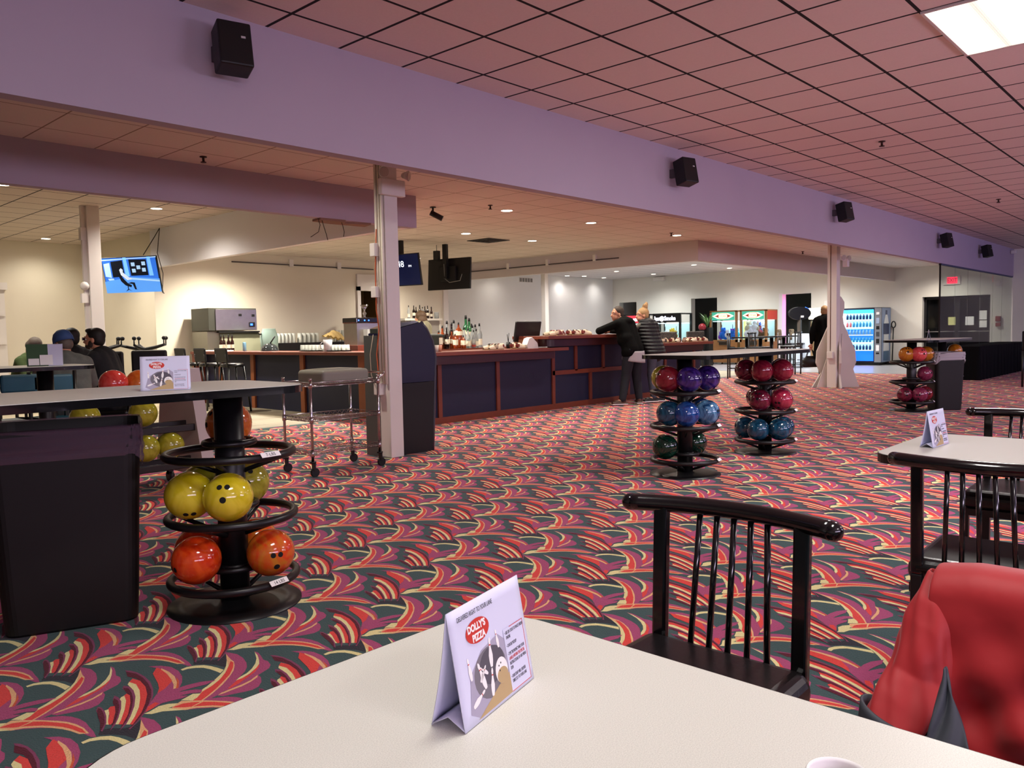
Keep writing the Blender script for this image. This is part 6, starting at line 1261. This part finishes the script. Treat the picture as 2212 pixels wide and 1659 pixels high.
# 2 woman with a bun and puffer vest
J = dict(head=(0, .22, 1.50), neck=(.0, .16, 1.39), shL=(-.16, .12, 1.33), shR=(.16, .10, 1.33), elL=(-.30, .34, 1.235), elR=(.14, .36, 1.235), haL=(-.08, .44, 1.28), haR=(.0, .40, 1.30),
         hipL=(-.09, -.06, .90), hipR=(.09, -.06, .90), knL=(-.10, -.02, .48), knR=(.08, -.04, .48), anL=(-.09, -.06, .085), anR=(.06, -.10, .085), toeL=(-.20, .0, .05), toeR=(-.04, -.02, .05))
SLV = mat('sleeve_grey', '5c564c', .8, bump=.2)
pw_ = onz(1398, 868, 0)
def vestx(t, J): return [p for i, p in enumerate(t)]
g, H = person((pw_.x+.02, 7.56, 0), 0, 'person with a blonde bun and black quilted vest leaning at the bar', J, MT['skin_fair'], SLV, JEANB, head_yaw=math.radians(58), hair=('bun', HAIRL), shoes=mat('trainer_black', '17171a', .5), fat=.80, legsr=.92)
def vestmat():
    M = mat('vest_black', '0f0f12', .65); nt = M.node_tree; b = nt.nodes['Principled BSDF']; tc = nt.nodes.new('ShaderNodeTexCoord'); sp = nt.nodes.new('ShaderNodeSeparateXYZ'); nt.links.new(tc.outputs['Object'], sp.inputs[0])
    w = math_node(nt, 'ABSOLUTE', math_node(nt, 'SINE', math_node(nt, 'MULTIPLY', sp.outputs[2], 52))); bp = nt.nodes.new('ShaderNodeBump'); bp.inputs['Strength'].default_value = 1; bp.inputs['Distance'].default_value = .016
    nt.links.new(w, bp.inputs['Height']); nt.links.new(bp.outputs[0], b.inputs['Normal']); return M
blob('quilted_vest', [('c', (0, .10, 1.32), (0, .02, 1.06), .14, .15), ('c', (0, .02, 1.06), (0, -.05, .86), .15, .165), ('c', (-.09, .10, 1.30), (-.08, .03, 1.05), .135, .13), ('c', (.09, .09, 1.30), (.08, .03, 1.05), .135, .13), ('c', (-.08, .02, 1.05), (-.07, -.04, .86), .13, .15), ('c', (.08, .02, 1.05), (.07, -.04, .86), .13, .15), ('c', (-.12, .11, 1.35), (.12, .09, 1.35), .09, .09)], vestmat(), g, .012, 2)
MB().lathe([(.10, 1.36), (.075, 1.40), (.07, 1.44)], (0, .13, 0), 24).build('vest_collar', MT['vest_black'], g, solid=.012)
# 3 bartender
J = stand(.0); J.update(haL=(-.28, .34, 1.44), elL=(-.30, .12, 1.22), haR=(.22, .32, 1.02), elR=(.26, .06, 1.08), head=(0, .04, 1.575), neck=(0, 0, 1.46))
c = ony(912, 720, 12.0)
person((c.x, 12.0, 0), math.radians(20), 'person tending bar in a beige sweater with shoulder length brown hair, seen from behind', J, MT['skin_fair'], mat('beige_sweater', '8f8a6e', .9, bump=.3, nscale=60), JEAN, hair=('long', HAIRM), fat=1.3)
# 4 person in a long black coat
J = stand(.02); J.update(haL=(-.30, .02, .86), elL=(-.29, -.01, 1.12), anL=(-.12, -.16, .09), toeL=(-.12, -.04, .05), knL=(-.11, -.04, .5))
def coatx(t, J): t += [('c', (-.08, 0, .95), (-.10, -.02, .60), .15, .16), ('c', (.08, 0, .95), (.10, 0, .60), .15, .16), ('c', (0, -.03, 1.40), (0, -.02, 1.46), .10, .08)]; return t
c = onz(1781, 822, 0)
g, H = person((c.x, c.y, 0), math.radians(-50), 'person in a long black coat holding a dark handbag, half hidden by the second column', J, MT['skin_fair'], HOOD, mat('black_trousers', '0a0a0b', .9), hair=('short', HAIRL), extra=coatx, fat=1.25, shoes=BLKM)
hl = (Matrix.Translation(g.location)@g.rotation_euler.to_matrix().to_4x4())@Vector((-.31, .05, .80))
b = thing('handbag', 'slouchy dark handbag held by the person in the long coat', 'handbag', (hl.x, hl.y, hl.z-.48), math.radians(-45))
o = blob('bag_body', [('e', (0, 0, .13), (.19, .10, .13)), ('c', (-.14, 0, .05), (.14, 0, .05), .06, .06), ('c', (-.08, 0, .22), (.08, 0, .22), .04, .04)], mat('bag_dark', '15130e', .5, bump=.2), b, .012, 3)
for s_ in (-1, 1): MB().tube([(-.10, s_*.03, .22), (-.05, s_*.02, .38), (0, 0, .46), (.05, s_*.02, .38), (.10, s_*.03, .22)], .009, 8).build('handle', MT['bag_dark'], b)
# seated group
def seat(dz=0, lean=.12):
    return dict(head=(0, lean+.06, 1.22+dz), neck=(0, lean, 1.09+dz), shL=(-.19, lean-.03, 1.02+dz), shR=(.19, lean-.03, 1.02+dz), elL=(-.27, lean+.12, .80+dz), elR=(.27, lean+.12, .80+dz), haL=(-.14, lean+.34, .80+dz), haR=(.14, lean+.34, .80+dz),
                hipL=(-.10, -.08, .52), hipR=(.10, -.08, .52), knL=(-.13, .36, .52), knR=(.13, .36, .52), anL=(-.13, .34, .09), anR=(.13, .34, .09), toeL=(-.13, .46, .05), toeR=(.13, .46, .05))
def at_head(px, py, t, rz, J):
    p = dep(px, py, t); h = Matrix.Rotation(rz, 3, 'Z')@Vector(J['head']); return (p.x-h.x, p.y-h.y, 0), p.z
r = math.radians(42); J = seat(); loc, z = at_head(203, 734, 9.2, r, J); dz = z-1.22; J = seat(dz); 
g, H = person(loc, r, 'person with dark hair, beard and sunglasses in a dark fleece jacket, seated facing left', J, MT['skin_fair'], mat('dark_fleece', '17181b', .9, noise=.2, bump=.2), JEAN, head_yaw=math.radians(8), hair=('quiff', HAIRD), fat=1.12)
blob('beard', [('e', H(0, .055, -.075), (.05, .045, .035), (0, 0, math.radians(8))), ('e', H(-.055, .02, -.05), (.015, .03, .045)), ('e', H(.055, .02, -.05), (.015, .03, .045))], HAIRB, g, .009, 1)
MB().box(H(0, .1, .012), (.13, .012, .035), (0, 0, math.radians(8)), bev=.004).build('sunglasses', BLK, g)
seats = [(loc, r)]
r = math.radians(-10); J = seat(0, .2); loc, z = at_head(136, 744, 8.5, r, J); J = seat(z-1.22, .2)
person(loc, r, 'person in a grey striped shirt and blue cap seen from behind, leaning over the table', J, MT['skin_fair'], mat('grey_shirt', '5a5e5a', .8, noise=.35, nscale=14, bump=.5), JEAN, head_yaw=math.radians(28), head_tilt=-.3, hair=('cap', HAIRG), fat=1.2); seats.append((loc, r))
r = math.radians(10); J = seat(0, .1); loc, z = at_head(150, 732, 10.2, r, J); J = seat(z-1.22, .1)
person(loc, r, 'person with short black hair in a black jacket seated behind the blue cap', J, MT['skin_fair'], mat('black_jacket', '111317', .8, bump=.2), JEAN, head_yaw=math.radians(35), hair=('short', HAIRD), fat=1.15); seats.append((loc, r))
r = math.radians(-140); J = seat(0, .1); loc, z = at_head(73, 750, 11.4, r, J); J = seat(z-1.22, .1)
person(loc, r, 'person in a green sweater with short grey-brown hair, head bowed, behind the green card', J, MT['skin_fair'], mat('green_sweater', '3a4c24', .9, bump=.3), JEAN, head_tilt=-.9, hair=('short', HAIRG), fat=1.1); seats.append((loc, r))
for i, (l, r_) in enumerate(seats):
    d = Matrix.Rotation(r_, 3, 'Z')@Vector((0, -.06, 0)); dup(ch0, (l[0]+d.x, l[1]+d.y, 0), r_, 'black spindle chair under the %s' % ('bearded person in the fleece', 'person with the blue cap', 'person with black hair behind the cap', 'person in the green sweater')[i], 'chairs of the seated group').scale = (1, 1, .9)
p = dep(150, 800, 9.9); g = thing('dining_table', 'pale lounge table the seated group is gathered around', 'table', (3.3, 10.3, 0))
MB().slab(rrect(2.75, 9.75, 3.75, 10.75, .12), .70, .73).build('tabletop', LAMI, g, world=True); MB().cyl((3.25, 10.25, 0), (3.25, 10.25, .7), .05).lathe([(.3, 0), (.3, .01), (.05, .04), (0, .04)], (3.25, 10.25, 0), 24).build('post', BLKP, g, world=True)
# upturned chair base with casters behind the group
c = dep(212, 744, 12.2); g = thing('upturned_chair_base', 'upside down black office chair base with casters sticking up behind the seated group', 'chair base', (c.x, c.y, 0))
MB().cyl((0, 0, 0), (0, 0, c.z-.1), .03).build('gas_lift', BLKM, g)
for k in range(5):
    a = 2*PI*k/5+.4; e = Vector((.36*math.cos(a), .36*math.sin(a), c.z-.02)); MB().tube([(0, 0, c.z-.1), (.2*math.cos(a), .2*math.sin(a), c.z-.06), e], [.035, .025, .018], 8).cyl(e, e+Vector((0, 0, .08)), .01).build('base_arm', BLKM, g); MB().sph(e+Vector((.02, 0, .10)), .032, 12, 8).build('caster', BLKM, g)
g = dup(g, (c.x+.55, c.y-.35, 0), 1.0, 'second upside down black office chair base right of the bearded person')
# black armchairs right of the group
for i, (px, t_) in enumerate(((262, 10.6), (290, 10.9))):
    p = dep(px, 800, t_); g = thing('arm_chair', 'black arm chair behind the seated group, %s' % ('nearer the beard', 'nearer the folded card')[i], 'chair', (p.x+.35*i, p.y+.25*i, 0), math.radians(-60+30*i)); MB().box((0, 0, .5), (.5, .5, .1), bev=.03).build('seat', VINYL, g); MB().box((0, -.24, .85), (.46, .06, .5), bev=.03).build('backrest', BLKM, g)
    for sx in (-1, 1): MB().tube([(sx*.27, -.2, .75), (sx*.28, .15, .74), (sx*.26, .2, .5)], .02, 8).build('armrest', BLK, g)
    for sx in (-1, 1):
        for sy in (-1, 1): MB().cyl((sx*.2, sy*.2, .46), (sx*.24, sy*.24, 0), .016).build('leg', CHROME, g)
# teal backed chairs under the high table
for i, px in enumerate((46, 112)):
    p = ony(px, 828, 8.5); g = thing('teal_chair', 'black framed chair with a teal seat back under the left high table, %s' % ('left', 'right')[i], 'chair', (p.x, 8.5, 0), 0, 'teal backed chairs'); z_ = p.z
    MB().box((0, -.02, z_), (.36, .05, .17), bev=.02).build('backrest', mat('teal_vinyl', '20586c', .45), g); MB().box((0, .25, .46), (.44, .44, .07), bev=.025).build('seat', MT['teal_vinyl'], g)
    for sx in (-1, 1): MB().cyl((sx*.2, 0, 0), (sx*.2, -.02, z_+.12), .018).build('leg', BLKP, g); MB().cyl((sx*.22, .45, 0), (sx*.22, .45, .44), .018).build('leg', BLKP, g)
